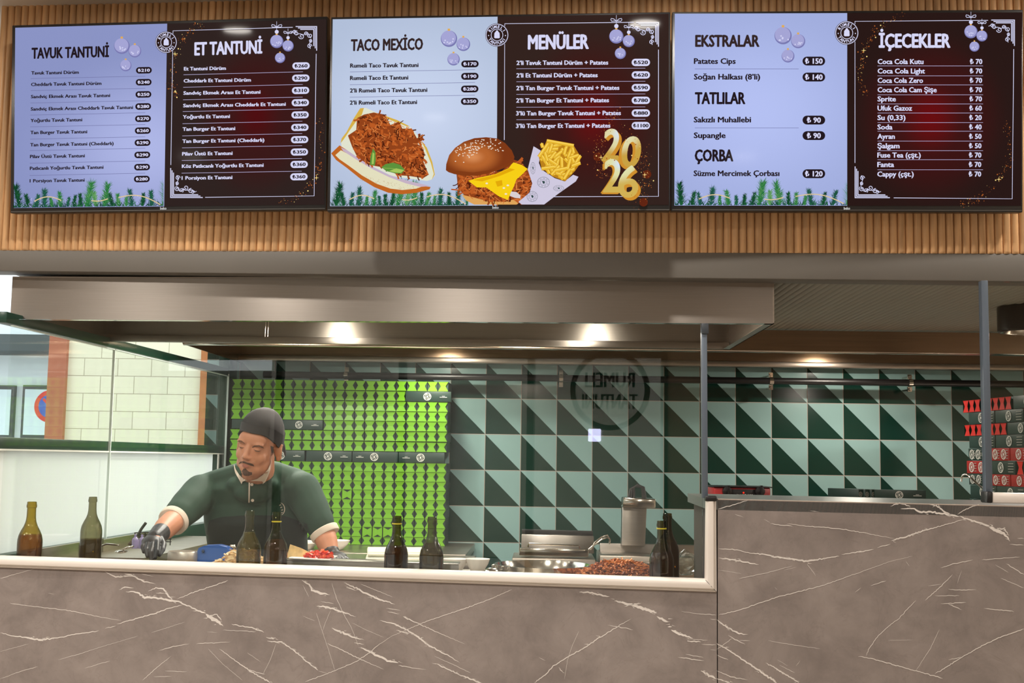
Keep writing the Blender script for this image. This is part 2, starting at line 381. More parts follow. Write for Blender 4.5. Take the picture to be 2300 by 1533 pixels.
m = MB(); m.box(((ox(452)+ox(484))/2, OY+.13, 1.75), (ox(484)-ox(452), .36, 3.5)); m.build('corner_strip', TERR2, t)
m = MB(); m.box((ox(484)+1.5, OY+.3, 1.75), (3.0, .3, 3.5)); m.build('side_wall', TGREEN, t)
m = MB(); m.box((ox(240), OY+.1, 3.75), (4.4, .5, .5)); m.build('cornice', TERR, t)
t = thing('street_building', 'bright pale building across the street, at the far left of the window', 'building', (-10, 21, 0))
m = MB(); m.box((-10.4, 22, 4), (7, 2, 8)); m.build('facade', mat('pale render', (222, 232, 238), .8), t)
m = MB(); m.box((-10.2, 20.6, 3.35), (7, 1.2, .28)); m.build('canopy', mat('dark awning', (58, 70, 74), .6), t)
for px in (-2, 80):
    p = at(px, 925, 20.9); m = MB(); m.box((p.x, 20.95, p.z), (.5, .1, .95)); f = m.build('window', mat('dark window frame', (60, 66, 70), .5), t)
    m = MB(); m.box((p.x, 20.9, p.z), (.40, .04, .80)); m.build('pane', mat('pale pane', (196, 214, 220), .3), f)
p = at(113, 912, 9.9)
t = thing('parking_sign', 'round red and blue no-parking sign half hidden behind the terracotta corner', 'road sign', (p.x, 9.9, 0))
Mx = Matrix.Translation(p) @ Matrix.Rotation(pi/2, 4, 'X')
p = at(113, 912, 11.3); t.location = (p.x, 11.3, 0); Mx = Matrix.Translation(p) @ Matrix.Rotation(pi/2, 4, 'X')
m = MB(); m.lathe([(.001, 0), (.155, 0), (.155, -.01), (.001, -.01)], 40, M=Mx); m.build('red_ring', mat('sign red', (206, 40, 48), .5), t)
m = MB(); m.lathe([(.001, .0), (.112, .0), (.112, .004), (.001, .004)], 40, M=Mx); m.build('blue_disc', mat('sign blue', (52, 92, 190), .5), t)
m = MB(); m.add([(-.10, -.012, .005), (-.10+.2, -.012, .005), (.1, .012, .005), (-.1, .012, .005)], [(0, 1, 2, 3)], M=Mx @ Matrix.Rotation(-pi/4, 4, 'Z')); m.build('slash', mat('sign red', (206, 40, 48), .5), t)
m = MB(); m.tube([(p.x, 11.32, 0), (p.x, 11.32, p.z)], .03); m.build('post', mat('grey post', (150, 152, 154), .5), t)
t = thing('added_facade', 'unseen beige facade across the road, added to dim reflections', 'building', (0, -11, 0))  # unseen facade, added and sized to shape reflections in glass and steel
m = MB(); m.box((2.3, -11, 2.6), (19.4, 1, 5.2)); m.build('facade', mat('opposite facade', (168, 158, 146), .8, var=.15, scale=.8), t)

t = thing('window_sign', 'black ring with two words stuck on the street window behind the customer', 'sign', (-.97, -4.44, 2.2))
SIGNB = mat('black vinyl', (12, 12, 12), .6)
m = MB()
for k in range(48):
    a0, a1 = 2*pi*k/48, 2*pi*(k+1)/48
    m.add([(-.97+r*cos(a), -4.44, 2.22+r*sin(a)) for r, a in ((.355, a0), (.41, a0), (.41, a1), (.355, a1))], [(0, 1, 2, 3)])
m.build('ring', SIGNB, t)
for w_, z, hw, hh in (('RUMELI', 2.25, .25, .15), ('TANTUNI', 2.03, .28, .15)):
    vs, fs = text_mesh(w_, 0); xa, xb = min(v[0] for v in vs), max(v[0] for v in vs); m = MB()
    for o in (-.006, 0, .006): m.add([(-.97-((v[0]-xa)/(xb-xa)-.5)*2*hw+o, -4.438+o*.01, z+v[1]/.69*hh) for v in vs], fs)
    m.build('lettering', SIGNB, t)
t = thing('square_lamp', 'small square bluish light glowing below the ring sign', 'lamp', (-1.12, -4.42, 1.76))
m = MB(); m.box((-1.12, -4.42, 1.76), (.13, .03, .13)); m.build('diffuser', mat('bluish lamp glass', (226, 226, 255), .4, emit=(214, 214, 255), estr=14), t, 0, .012)

t = thing('sky_block_wall', 'unseen low beige wall added to block sky reflections in the glass', 'wall', (-11, -11, 0))  # unseen wall added to keep bright sky out of the glass reflection
m = MB(); m.box((-11.5, -11, 1.4), (8.0, .6, 2.8)); m.build('wall', mat('added wall render', (150, 140, 124), .8, var=.2, scale=1.1), t); m = MB(); m.box((-11.5, -11, 2.85), (8.1, .7, .1)); m.build('coping', mat('coping', (120, 114, 106), .8), t)
# ------------------------------------------------------------------ extractor hood over the front counter
hx0, hx1 = at(23, 712, *HOODF).x, at(1739, 724, *HOODF).x
HZ0, HZ1 = 1.968, 2.118; HB = 4.97
def hf(X): return HOODF[0]+HOODF[1]*X
hood = thing('extractor_hood', 'long brushed steel extractor hood hanging over the glass screen of the low counter', 'extractor hood', ((hx0+hx1)/2, 4.5, HZ1))
m = MB(); m.slab([(hx0, hf(hx0), HZ0), (hx1, hf(hx1), HZ0), (hx1, hf(hx1), HZ1), (hx0, hf(hx0), HZ1)], (0, .004, 0)); m.build('front_panel', STEEL, hood)
m = MB(); m.slab([(hx0, hf(hx0)+.001, HZ0), (hx1, hf(hx1)+.001, HZ0), (hx1, hf(hx1)+.001, HZ0+.0015), (hx0, hf(hx0)+.001, HZ0+.0015)], (0, .028, 0)); m.build('front_lip', STEELP, hood)
for X, s in ((hx0, 1), (hx1, -1)):
    m = MB(); m.slab([(X, hf(X), HZ0), (X, HB, HZ0), (X, HB, HZ1), (X, hf(X), HZ1)], (s*.004, 0, 0)); m.slab([(X, hf(X), HZ0), (X, HB, HZ0), (X+s*.03, HB, HZ0), (X+s*.03, hf(X), HZ0)], (0, 0, .002)); m.build('side_panel', STEEL2, hood)
m = MB(); m.box(((hx0+hx1)/2, HB, (HZ0+HZ1)/2), (hx1-hx0, .004, HZ1-HZ0)); m.build('back_panel', STEEL, hood)
m = MB(); m.box(((hx0+hx1)/2, HB-.012, HZ0+.014), (hx1-hx0-.01, .02, .028)); m.build('grease_gutter', STEEL, hood, 0, .003)
m = MB(); m.slab([(hx0, hf(hx0), HZ1), (hx1, hf(hx1), HZ1), (hx1, HB, HZ1), (hx0, HB, HZ1)], (0, 0, .004)); m.build('top_panel', STEEL2, hood)
m = MB()
for x in (596, 602): 
    p = at(x, 722, HB-.003); m.tube([(p.x, HB-.003, HZ0+.03), (p.x+.001, HB-.003, HZ0+.07), (p.x, HB-.003, HZ1-.005)], .0022, 6)
m.build('weld_seam', STEELP, hood)
for X in (-.90, .24):
    m = MB(); m.lathe([(.05, -.001), (.05, -.012), (.042, -.012), (.04, -.004), (.001, -.004)], 24, M=Matrix.Translation((X, 4.62, HZ1))); lb = m.build('hood_lamp', LAMP, hood, 30)
    l = area('hood_light', (X, 4.62, HZ1-.02), .08, 8, (1, .90, .78)); l.parent = hood; l.location = hood.matrix_basis.inverted() @ Vector((X, 4.62, HZ1-.02))
# ------------------------------------------------------------------ canopy over the back counter
CY, CZ0 = 5.6, 2.022
can = thing('wall_canopy', 'steel extractor canopy fixed along the tiled back wall', 'extractor hood', (1.0, 6.2, KZ))
cx0, cx1 = -1.70, 3.6; cxm = (cx0+cx1)/2
BROWNS = mat('canopy steel', (150, 128, 108), .26, 1.0, var=.08, scale=5, stretch=(.5, 2, 14))
m = MB(); m.box((cxm, CY, (CZ0+KZ)/2-.006), (cx1-cx0, .006, KZ-CZ0-.016)); m.build('front_panel', BROWNS, can)
m = MB(); m.tube([(cx0, CY+.018, CZ0+.012), (cx1, CY+.018, CZ0+.012)], .018, 16); m.build('rolled_edge', STEELP, can, 40)
m = MB(); m.box((cxm, 6.70, 2.083), (cx1-cx0, .02, .105)); m.build('back_panel', BROWNS, can)
m = MB(); m.box((cxm, 6.655, 2.045), (cx1-cx0, .07, .03)); m.build('grease_gutter', STEEL2, can, 0, .004)
m = MB(); m.box((cx0+.004, 6.15, 2.07), (.006, 1.1, .10)); m.build('side_panel', BROWNS, can)
for X in (-.55, 1.62):
    m = MB(); m.lathe([(.045, -.001), (.045, -.014), (.038, -.014), (.036, -.004), (.001, -.004)], 24, M=Matrix.Translation((X, 6.25, KZ-.012))); m.build('canopy_lamp', LAMP, can, 30)
    l = area('canopy_light', (0, 0, 0), .08, 9, (1, .90, .78)); l.parent = can; l.location = can.matrix_basis.inverted() @ Vector((X, 6.25, KZ-.04))
# black ceiling spot at the right
p = at(2301, 718, 4.7)
sp = thing('ceiling_spotlight', 'black cylinder ceiling spotlight behind the right-hand glass', 'ceiling light', (p.x, 4.7, KZ-.008))
m = MB(); m.lathe([(.06, 0), (.098, -.002), (.1, -.006), (.1, -.098), (.097, -.102), (.09, -.102)], 40, caps=False); m.build('housing', BLACKM, sp, 30, world=False)
m = MB(); m.lathe([(.09, -.102), (.086, -.1), (.06, -.075)], 40, caps=False); m.build('reflector', STEELP, sp, 30, world=False)
m = MB(); m.lathe([(.06, -.076), (.03, -.07), (.001, -.07)], 32); m.build('lamp_lens', LAMP, sp, 30, world=False)
l = area('spot_light', (0, 0, -.11), .12, 8, (1, .9, .78)); l.parent = sp; l.location = (0, 0, -.11)
# unseen ceiling lights added to brighten the kitchen aisle
for X in (-1.2, -.1, 2.75):
    downlight(X, 5.28, KZ-.011, 24, label='added unseen ceiling light brightening the kitchen aisle between hood and canopy', group='added kitchen aisle lights')

# ------------------------------------------------------------------ black pipe along the tiles
py = 6.60
a, b = at(592, 840.5, py), at(2330, 863, py)
pipe = thing('wall_pipe', 'long black pipe running along the tiled wall on steel clamps', 'pipe', a)
m = MB(); m.tube([a, b], .0185, 16); m.build('pipe', BLACKM, pipe, 40)
for x in (780, 1267, 1739, 2049):
    f = (x-592)/(2330-592); c = a.lerp(b, f)
    m = MB()
    m.lathe([(.0188, -.011), (.0215, -.011), (.0215, .011), (.0188, .011)], 20, M=Matrix.Translation(c) @ Matrix.Rotation(pi/2, 4, 'Y'), caps=False)
    m.box((c.x, c.y+.02, c.z+.034), (.022, .012, .026)); m.box((c.x, c.y+.02, c.z-.034), (.022, .012, .026))
    m.tube([(c.x, c.y+.01, c.z+.035), (c.x, c.y-.006, c.z+.035)], .008, 8); m.tube([(c.x, c.y+.01, c.z-.035), (c.x, c.y-.006, c.z-.035)], .008, 8)
    m.tube([(c.x, c.y+.02, c.z+.034), (c.x, TILE_Y, c.z+.034)], .006, 8); m.tube([(c.x, c.y+.02, c.z-.034), (c.x, TILE_Y, c.z-.034)], .006, 8)
    m.build('pipe_clamp', STEELP, pipe, 40)

# ------------------------------------------------------------------ the two marble-fronted counters
STONE = mat('grey marble laminate', (139, 126, 119), .38, var=.0)
nt = STONE.node_tree; N = nt.nodes; L = nt.links
tc = N.new('ShaderNodeTexCoord'); n1 = N.new('ShaderNodeTexNoise'); n1.inputs['Scale'].default_value = 6; n1.inputs['Detail'].default_value = 9; n1.inputs['Roughness'].default_value = .65; n1.inputs['Distortion'].default_value = .5
L.new(tc.outputs['Object'], n1.inputs['Vector'])
cr = N.new('ShaderNodeValToRGB'); cr.color_ramp.elements[0].position = .30; cr.color_ramp.elements[0].color = rgb(116, 107, 103); cr.color_ramp.elements[1].position = .70; cr.color_ramp.elements[1].color = rgb(145, 135, 130)
L.new(n1.outputs[0], cr.inputs[0])
vo = N.new('ShaderNodeTexNoise'); vo.inputs['Scale'].default_value = 9; vo.inputs['Detail'].default_value = 7; vo.inputs['Distortion'].default_value = 1.6; L.new(tc.outputs['Object'], vo.inputs['Vector'])
ab = N.new('ShaderNodeMath'); ab.operation = 'SUBTRACT'; ab.inputs[1].default_value = .5; L.new(vo.outputs[0], ab.inputs[0])
a2 = N.new('ShaderNodeMath'); a2.operation = 'ABSOLUTE'; L.new(ab.outputs[0], a2.inputs[0])
mr = N.new('ShaderNodeMapRange'); mr.inputs[1].default_value = 0; mr.inputs[2].default_value = .012; mr.inputs[3].default_value = .22; mr.inputs[4].default_value = 0; L.new(a2.outputs[0], mr.inputs[0])
mx = N.new('ShaderNodeMix'); mx.data_type = 'RGBA'; L.new(mr.outputs[0], mx.inputs[0]); L.new(cr.outputs[0], mx.inputs[6]); mx.inputs[7].default_value = rgb(104, 94, 90); L.new(mx.outputs[2], N['Principled BSDF'].inputs['Base Color'])
VEIN = mat('white marble vein', (212, 206, 200), .4, var=.06, scale=60)
DARKTOP = mat('dark grey worktop', (92, 96, 94), .3, var=.03, scale=8)
GAP = mat('dark joint', (34, 30, 28), .6)
# traced veins: (x, y, width) in photograph pixels; written in the two close-up frames they were read in
def A(*p): return [(x/2.0, 1200+y/2.0, w/2.0) for x, y, w in p]
def B(*p): return [(1150+x/2.0, 1080+y/2.0, w/2.0) for x, y, w in p]
VEINS = [
 A((0, 198, 4), (60, 180, 3), (158, 152, 2)),
 A((0, 440, 4), (60, 455, 6), (120, 462, 10), (185, 472, 12), (260, 463, 6), (350, 445, 6), (445, 432, 5)), A((470, 422, 3), (520, 408, 5)), A((525, 402, 4), (600, 380, 6), (700, 352, 7), (770, 328, 5), (820, 316, 4)),
 A((45, 308, 4), (130, 320, 3), (250, 333, 4), (350, 348, 4), (450, 370, 3), (545, 386, 2)),
 A((470, 165, 3), (520, 190, 9), (600, 185, 6)), A((560, 175, 8), (590, 180, 10), (640, 208, 9), (700, 222, 2)), A((635, 176, 3), (690, 188, 2)),
 A((535, 248, 4), (560, 235, 8), (600, 240, 5)), A((565, 258, 6), (600, 255, 8), (625, 266, 12), (650, 282, 16), (720, 285, 12), (770, 296, 14), (800, 300, 10), (840, 318, 8), (890, 340, 10), (925, 352, 12)),
 A((665, 255, 3), (700, 240, 6), (735, 242, 10), (750, 270, 12), (775, 292, 10)), A((700, 262, 4), (740, 262, 6)),
 A((925, 355, 18), (955, 378, 26), (985, 395, 18), (1003, 412, 4)), A((935, 365, 6), (975, 358, 6), (995, 385, 8)),
 A((795, 290, 3), (860, 262, 5), (950, 232, 5), (1025, 206, 6)),
 A((1040, 402, 6), (1090, 412, 6), (1140, 420, 8), (1185, 438, 8)), A((1000, 428, 3), (1080, 432, 3), (1150, 436, 4)), A((1195, 462, 8), (1240, 465, 9)), A((1200, 478, 6), (1265, 482, 9), (1310, 512, 7), (1370, 562, 8), (1428, 610, 8)),
 A((1430, 612, 3), (1470, 622, 2)),
 A((712, 522, 2), (760, 506, 5), (850, 490, 3)), A((882, 490, 4), (960, 486, 4), (1035, 482, 2)),
 A((985, 512, 3), (1050, 560, 5), (1120, 610, 7), (1215, 665, 8)), A((1110, 605, 4), (1190, 628, 5)), A((935, 512, 2), (1000, 580, 2), (1090, 655, 2)),
 A((0, 648, 2), (90, 615, 3), (170, 592, 3)), A((260, 562, 2), (360, 535, 3), (450, 505, 2), (620, 455, 1.5)), A((0, 525, 2), (130, 490, 2)), A((380, 600, 2), (430, 585, 3), (495, 566, 3)),
 A((640, 655, 3), (700, 600, 4), (770, 545, 2)), A((740, 612, 3), (840, 616, 3)), A((690, 638, 3), (770, 636, 3)), A((680, 440, 2), (760, 415, 2), (830, 392, 1.5)),
 A((1355, 206, 6), (1390, 222, 10), (1400, 250, 14), (1440, 262, 18), (1482, 270, 3)), A((1360, 225, 2), (1388, 280, 2)), A((1440, 300, 3), (1500, 310, 4)),
 A((1422, 322, 8), (1470, 325, 12), (1530, 345, 12), (1600, 370, 2)), A((1490, 215, 2), (1510, 280, 3), (1540, 350, 3), (1580, 420, 2), (1610, 500, 2)), A((1485, 340, 2), (1460, 400, 2), (1450, 430, 2)), A((1420, 350, 2), (1450, 440, 2), (1480, 530, 2), (1505, 612, 2)),
 A((1545, 215, 5), (1600, 240, 10), (1640, 262, 12), (1700, 290, 12), (1775, 312, 4)), A((1620, 222, 3), (1690, 250, 3), (1765, 280, 2)), A((1555, 235, 8), (1600, 250, 4)),
 A((1735, 330, 4), (1800, 340, 3)), A((1740, 345, 4), (1795, 356, 4)), A((1810, 368, 8), (1880, 400, 5), (1960, 436, 4), (2090, 492, 1.5)),
 A((2300, 246, 4), (2200, 290, 4), (2080, 335, 5), (2000, 360, 4), (1900, 395, 4), (1820, 430, 3), (1760, 455, 2), (1700, 495, 3), (1660, 530, 5), (1600, 570, 4), (1500, 612, 4), (1370, 662, 4)),
 A((1705, 385, 3), (1770, 400, 9), (1830, 430, 10), (1880, 460, 12), (1930, 500, 10), (2000, 535, 8), (2065, 575, 2)), A((1780, 428, 6), (1840, 445, 8)), A((1580, 395, 1.5), (1650, 430, 2), (1725, 462, 1.5)),
 A((1490, 420, 8), (1540, 440, 16), (1590, 462, 10), (1635, 472, 3)), A((1590, 485, 5), (1635, 492, 5)), A((1620, 505, 6), (1680, 535, 16), (1740, 565, 14), (1790, 575, 10)), A((1790, 585, 5), (1850, 598, 4), (1915, 606, 2)),
 A((1470, 488, 4), (1540, 520, 5), (1610, 555, 5), (1725, 606, 2)), A((1960, 580, 8), (2050, 622, 7), (2130, 655, 10), (2170, 668, 6)), A((1950, 545, 2), (2050, 590, 3), (2115, 622, 3)),
 A((1360, 365, 2), (1415, 388, 2)), A((930, 436, 2), (975, 440, 2)), A((215, 262, 2), (245, 268, 2)), A((1110, 530, 2), (1170, 570, 2)), A((1240, 490, 2), (1215, 560, 2), (1180, 630, 2)),
 # right end of the low counter
 B((302, 498, 10), (350, 500, 10), (400, 512, 12), (438, 518, 8)), B((460, 538, 10), (520, 550, 16), (590, 572, 22), (650, 592, 14)), B((505, 562, 6), (580, 548, 8)), B((650, 608, 14), (702, 632, 18)), B((700, 655, 18), (718, 652, 14)), B((715, 668, 16), (760, 690, 16), (812, 706, 8)), B((788, 716, 8), (848, 722, 10)), B((780, 708, 3), (880, 714, 3)), B((850, 732, 3), (918, 735, 4)),
 B((100, 905, 5), (150, 870, 6), (185, 830, 6), (250, 790, 6), (330, 745, 7), (390, 705, 7), (470, 655, 5), (535, 618, 2)), B((430, 646, 2), (490, 656, 5), (545, 668, 3)), B((300, 672, 2), (270, 740, 2), (250, 800, 2), (235, 890, 1.5)),
 B((760, 584, 2), (840, 596, 3), (918, 600, 4)), B((745, 790, 4), (800, 798, 6), (862, 806, 4)), B((780, 776, 4), (860, 792, 4)), B((848, 850, 8), (880, 868, 14), (916, 888, 16)), B((890, 618, 4), (918, 622, 5)), B((890, 755, 3), (918, 758, 3)),
 B((210, 835, 3), (228, 858, 8)), B((120, 790, 2), (150, 805, 3)),
 # tall counter
 B((926, 126, 5), (1000, 104, 5), (1060, 86, 3)), B((928, 302, 5), (1010, 308, 5), (1060, 320, 4), (1140, 330, 8), (1210, 345, 12), (1270, 350, 10), (1320, 360, 14), (1400, 348, 7), (1470, 336, 6)), B((1480, 330, 4), (1560, 318, 7), (1625, 306, 6)), B((1640, 298, 4), (1700, 282, 6)), B((1705, 268, 8), (1760, 252, 10), (1850, 222, 8), (1930, 200, 5), (2030, 172, 4)),
 B((928, 344, 7), (1000, 354, 9), (1060, 366, 9), (1108, 375, 6)), B((926, 398, 2), (1030, 415, 2)),
 B((1160, 190, 4), (1260, 203, 5)), B((1235, 190, 3), (1320, 202, 4), (1420, 210, 5), (1500, 218, 5), (1580, 232, 4), (1720, 258, 2)), B((1130, 170, 2), (1160, 186, 2)),
 B((928, 600, 4), (1010, 582, 5), (1100, 552, 5), (1200, 518, 5), (1320, 488, 5), (1420, 460, 4), (1560, 410, 3), (1700, 360, 2), (1800, 336, 1.5)), B((1020, 438, 3), (1150, 410, 3), (1260, 380, 2)), B((1325, 370, 3), (1365, 425, 2)),
 B((1610, 470, 3), (1680, 446, 5)), B((1540, 500, 2), (1568, 478, 3)), B((1700, 112, 4), (1740, 98, 8), (1790, 112, 5)), B((1745, 125, 6), (1800, 122, 8), (1830, 138, 14), (1900, 140, 12), (1960, 150, 14), (2010, 158, 12)), B((1860, 102, 4), (1900, 108, 8), (1930, 128, 10), (1970, 150, 10)), B((2000, 150, 4), (2040, 125, 5), (2100, 102, 5)), B((1890, 118, 5), (1915, 102, 4), (1925, 130, 4)),
 B((2010, 158, 10), (2060, 176, 10), (2110, 190, 12), (2150, 205, 16)), B((2140, 202, 18), (2180, 225, 26), (2215, 240, 16), (2238, 270, 4)), B((2160, 215, 6), (2210, 212, 8), (2232, 245, 6)),
 B((2300, 258, 6), (2270, 256, 4)), B((2235, 284, 4), (2300, 288, 5)), B((1925, 390, 3), (1980, 372, 5), (2070, 354, 4)), B((2110, 354, 4), (2200, 346, 4), (2282, 340, 3)), B((2220, 370, 4), (2300, 420, 6)), B((2170, 375, 2), (2230, 410, 3)), B((2195, 435, 3), (2300, 480, 4)),
 B((1980, 418, 3), (1930, 470, 5), (1855, 535, 4)), B((1815, 535, 3), (1780, 570, 4), (1740, 615, 4), (1680, 660, 4), (1640, 700, 4), (1605, 750, 4), (1590, 785, 3)), B((2020, 400, 1.5), (2000, 460, 2)), B((1960, 485, 4), (2040, 490, 5), (2085, 486, 3)), B((1900, 515, 3), (2010, 514, 4)), B((1925, 550, 3), (1980, 548, 5), (2040, 544, 5)), B((1960, 550, 6), (2020, 578, 4)), B((2120, 570, 4), (2180, 578, 5), (2255, 585, 6)), B((1870, 470, 3), (1930, 462, 2)),
 B((920, 622, 6), (970, 660, 10), (1020, 684, 10), (1060, 688, 3)), B((970, 690, 3), (1010, 714, 6), (1048, 732, 3)), B((1020, 715, 4), (1070, 716, 3)), B((920, 728, 7), (980, 762, 8), (1050, 810, 10), (1110, 850, 12), (1190, 905, 14)), B((920, 780, 4), (972, 802, 4)), B((920, 755, 3), (990, 705, 3)), B((918, 850, 3), (990, 880, 6), (1060, 892, 3)), B((918, 886, 6), (980, 905, 8)), B((1140, 815, 5), (1200, 850, 8), (1290, 905, 8)), B((1200, 825, 2), (1270, 860, 3)),
 B((1555, 786, 4), (1620, 798, 5), (1700, 820, 6), (1800, 848, 5), (1935, 885, 6)), B((2300, 662, 6), (2200, 698, 6), (2110, 740, 6), (2020, 790, 5), (1960, 830, 6), (1900, 865, 5)), B((1150, 715, 2), (1260, 735, 3), (1385, 752, 2)), B((1920, 665, 2), (1880, 750, 3), (1815, 850, 2)), B((1960, 802, 4), (2020, 790, 4)), B((1340, 132, 3), (1380, 138, 2)), B((1000, 148, 3), (1040, 162, 2)), B((1690, 715, 2), (1800, 712, 1.5)), B((1770, 360, 3), (1785, 382, 2)), B((1180, 475, 2), (1192, 488, 2)), B((1220, 400, 1.5), (1280, 385, 1.5)), B((1190, 800, 1.5), (1240, 830, 1.5)), B((1275, 830, 2), (1295, 805, 2)),
]
def vein_mesh(mb, pl, mi, inside):
    r = random.Random(3)
    for v in VEINS:
        cx = sum(p[0] for p in v)/len(v)
        if not inside(cx): continue
        pts = []
        for (x0, y0, w0), (x1, y1, w1) in zip(v, v[1:]):
            n = max(2, int(abs(x1-x0)+abs(y1-y0))//5)
            for k in range(n):
                f = k/n; pts.append((x0+(x1-x0)*f, y0+(y1-y0)*f, w0+(w1-w0)*f))
        pts.append(v[-1]); up, dn = [], []; n = len(pts)
        for i, (x, y, w) in enumerate(pts):
            xa, ya, _ = pts[max(0, i-1)]; xb, yb, _ = pts[min(n-1, i+1)]
            l = math.hypot(xb-xa, yb-ya) or 1; nx, ny = -(yb-ya)/l, (xb-xa)/l
            e = min(1, (min(i, n-1-i)+.35)/2.0); j = r.uniform(-.35, .35)*min(w, 2.5)
            w *= .62*e
            a = w*r.uniform(.25, .75) if w > 1.2 else w*.5; b = w-a if w > 1.2 else w*.5
            up.append(at(x+nx*(a+j), y+ny*(a+j), *pl)); dn.append(at(x-nx*(b-j), y-ny*(b-j), *pl))
        for i in range(n-1): mb.add([up[i], up[i+1], dn[i+1], dn[i]], [(0, 1, 2, 3)], mi)
        for i in range(n):                                   # small splinters off the broad veins
            if pts[i][2] > 3.4 and r.random() < .4:
                x, y, w = pts[i]; a = r.uniform(-.3, .9); ln = r.uniform(4, 11)*(1 if r.random() < .6 else -1); t = r.uniform(.4, 1.0); o = r.uniform(-.8, .8)*w
                mb.add([at(x, y+o-t, *pl), at(x+ln, y+o+ln*a*.5, *pl), at(x, y+o+t, *pl)], [(0, 1, 2)], mi)
CV = (CTR[0]-.0006, CTR[1])
# joints and levels
J0 = at(1611, 1300, *CTR); JX = J0.x
def ledge_top(x): return 1248+(1300-1248)*x/1585
def ledge_bot(x): return 1273+(1329-1273)*x/1611
XLO = at(-8, 1300, *CTR).x
LZ = at(800, ledge_bot(800), *CTR).z
low = thing('service_counter', 'low grey marble counter front with white veins under the glass screen', 'counter', on(CTR, -.6))
m = MB(); tl_, tr_ = at(-8, ledge_bot(-8), *CTR), at(1610, 1329, *CTR)
m.slab([Vector((tl_.x, tl_.y, 0)), Vector((tr_.x, tr_.y, 0)), tr_, tl_], (0, .03, 0), 0)
vein_mesh(m, CV, 1, lambda x: x < 1609); m.build('front_panel', [STONE, VEIN], low)
# white profile along the bottom of the glass, mitred to the upright piece
def prof_strip(name, parent, a0, a1, b0, b1, mitre=0):
    """profile between its lower line a0-a1 and upper line b0-b1, bulging out of the counter plane"""
    mb = MB(); rings = []
    for s in (0, 1):
        lo, hi = (a0, b0) if s == 0 else (a1, b1)
        ring = []
        for f, d in ((0, 0), (0, .007), (.10, .011), (.14, .007), (.17, .010), (.30, .017), (.55, .019), (.8, .016), (.95, .008), (1, .002), (1, -.03), (0, -.03)):
            ring.append(lo.lerp(hi, f)+UN*d)
        rings.append(ring)
    mb.loft(rings); return mb.build(name, ALU, parent, 35)
frame = low
hi = thing('tall_counter', 'tall grey marble counter front at the right with a dark top', 'counter', on(CTR, 1.2))
prof_strip('bottom_rail', frame, at(-8, ledge_bot(-8), *CTR), at(1610, 1328.5, *CTR), at(-8, ledge_top(-8), *CTR), at(1584, 1300, *CTR))
o = prof_strip('side_rail', hi, at(1609.5, 1328, *CTR), at(1608, 1125, *CTR), at(1583.5, 1300, *CTR), at(1585.5, 1125, *CTR))
m = MB(); pa, pb = at(1584, 1301, *CTR), at(1610, 1329, *CTR)
m.tube([pa+UN*.0155, (pa+pb)/2+UN*.0185, pb+UN*.010], .0007, 5); m.build('mitre_joint', GAP, frame)
m = MB(); q = [at(1583, 1124.5, *CTR), at(1609, 1124.5, *CTR), at(1609, 1113, *CTR), at(1584, 1113, *CTR)]; m.slab([p+UN*.019 for p in q], -UN*.05); m.build('end_cap', BLACKM, hi, 0, .003)
# tall counter at the right
q = [at(1612, 1119.5, *CTR), at(2420, 1138.5, *CTR)]
m = MB(); m.slab([Vector((q[0].x, q[0].y, 0)), Vector((q[1].x, q[1].y, 0)), q[1], q[0]], (0, .03, 0), 0)
vein_mesh(m, CV, 1, lambda x: x >= 1609); m.build('front_panel', [STONE, VEIN], hi)
TZ = q[0].z
m = MB(); e0, e1 = at(1590, 1119, *CTR), q[1]
m.slab([e0-Vector((0, 0, .004)), e1-Vector((0, 0, .004)), e1+Vector((0, .52, .002)), e0+Vector((0, .52, .002))], (0, 0, -.03)); m.build('worktop', DARKTOP, hi)
m = MB(); m.slab([q[0]+UN*.0008+Vector((0, 0, -.0022)), q[1]+UN*.0008+Vector((0, 0, -.0022)), q[1]+UN*.0008, q[0]+UN*.0008], -UN*.004); m.build('edge_band', mat('pale edge band', (176, 164, 152), .5), hi)
m = MB(); a, b = at(1588, 1326, *CTR), at(1612, 1119, *CTR); m.slab([Vector((q[0].x-.008, q[0].y+.004, 0)), Vector((q[0].x-.008, q[0].y+.52, 0)), Vector((q[0].x-.008, q[0].y+.52, TZ-.03)), Vector((q[0].x-.008, q[0].y+.004, TZ-.03))], (.006, 0, 0)); m.build('side_panel', GAP, hi)
# ------------------------------------------------------------------ glass screens on the counters
GP = (CTR[0]+.018, CTR[1])
gs = thing('glass_screen', 'large clear glass screen standing on the low counter up to the hood', 'glass screen', on(GP, -.5, LZ))
m = MB(); q = [at(-4, ledge_top(-4)+4, *GP), at(1578, 1302, *GP), at(1578, 727, *GP), at(-4, 716, *GP)]; m.slab(q, (0, .008, 0)); m.build('pane', PANE, gs)
m = MB(); q = [at(1577, 1118, *GP), at(1590, 1118, *GP), at(1588, 726, *GP), at(1575, 726, *GP)]; m.slab([p+UN*.004 for p in q], (0, .024, 0)); po = m.build('post', POSTM, gs, 0, .002)
m = MB(); q = [at(1576, 750, *GP), at(1592, 750, *GP), at(1591, 726, *GP), at(1575, 726, *GP)]; m.slab([p+UN*.010 for p in q], (0, .03, 0)); m.build('clamp', mat('dark clamp', (52, 58, 64), .4), po, 0, .002)
GR = (CTR[0]+.05, CTR[1])
g2 = thing('glass_screen', 'clear glass screen on the tall counter at the right edge with a blue-grey post', 'glass screen', at(2250, 1128, *GR))
m = MB(); q = [at(2214, 1106, *GR), at(2400, 1110, *GR), at(2400, 634, *GR), at(2205, 632, *GR)]; m.slab(q, (0, .008, 0)); m.build('pane', PANE, g2)
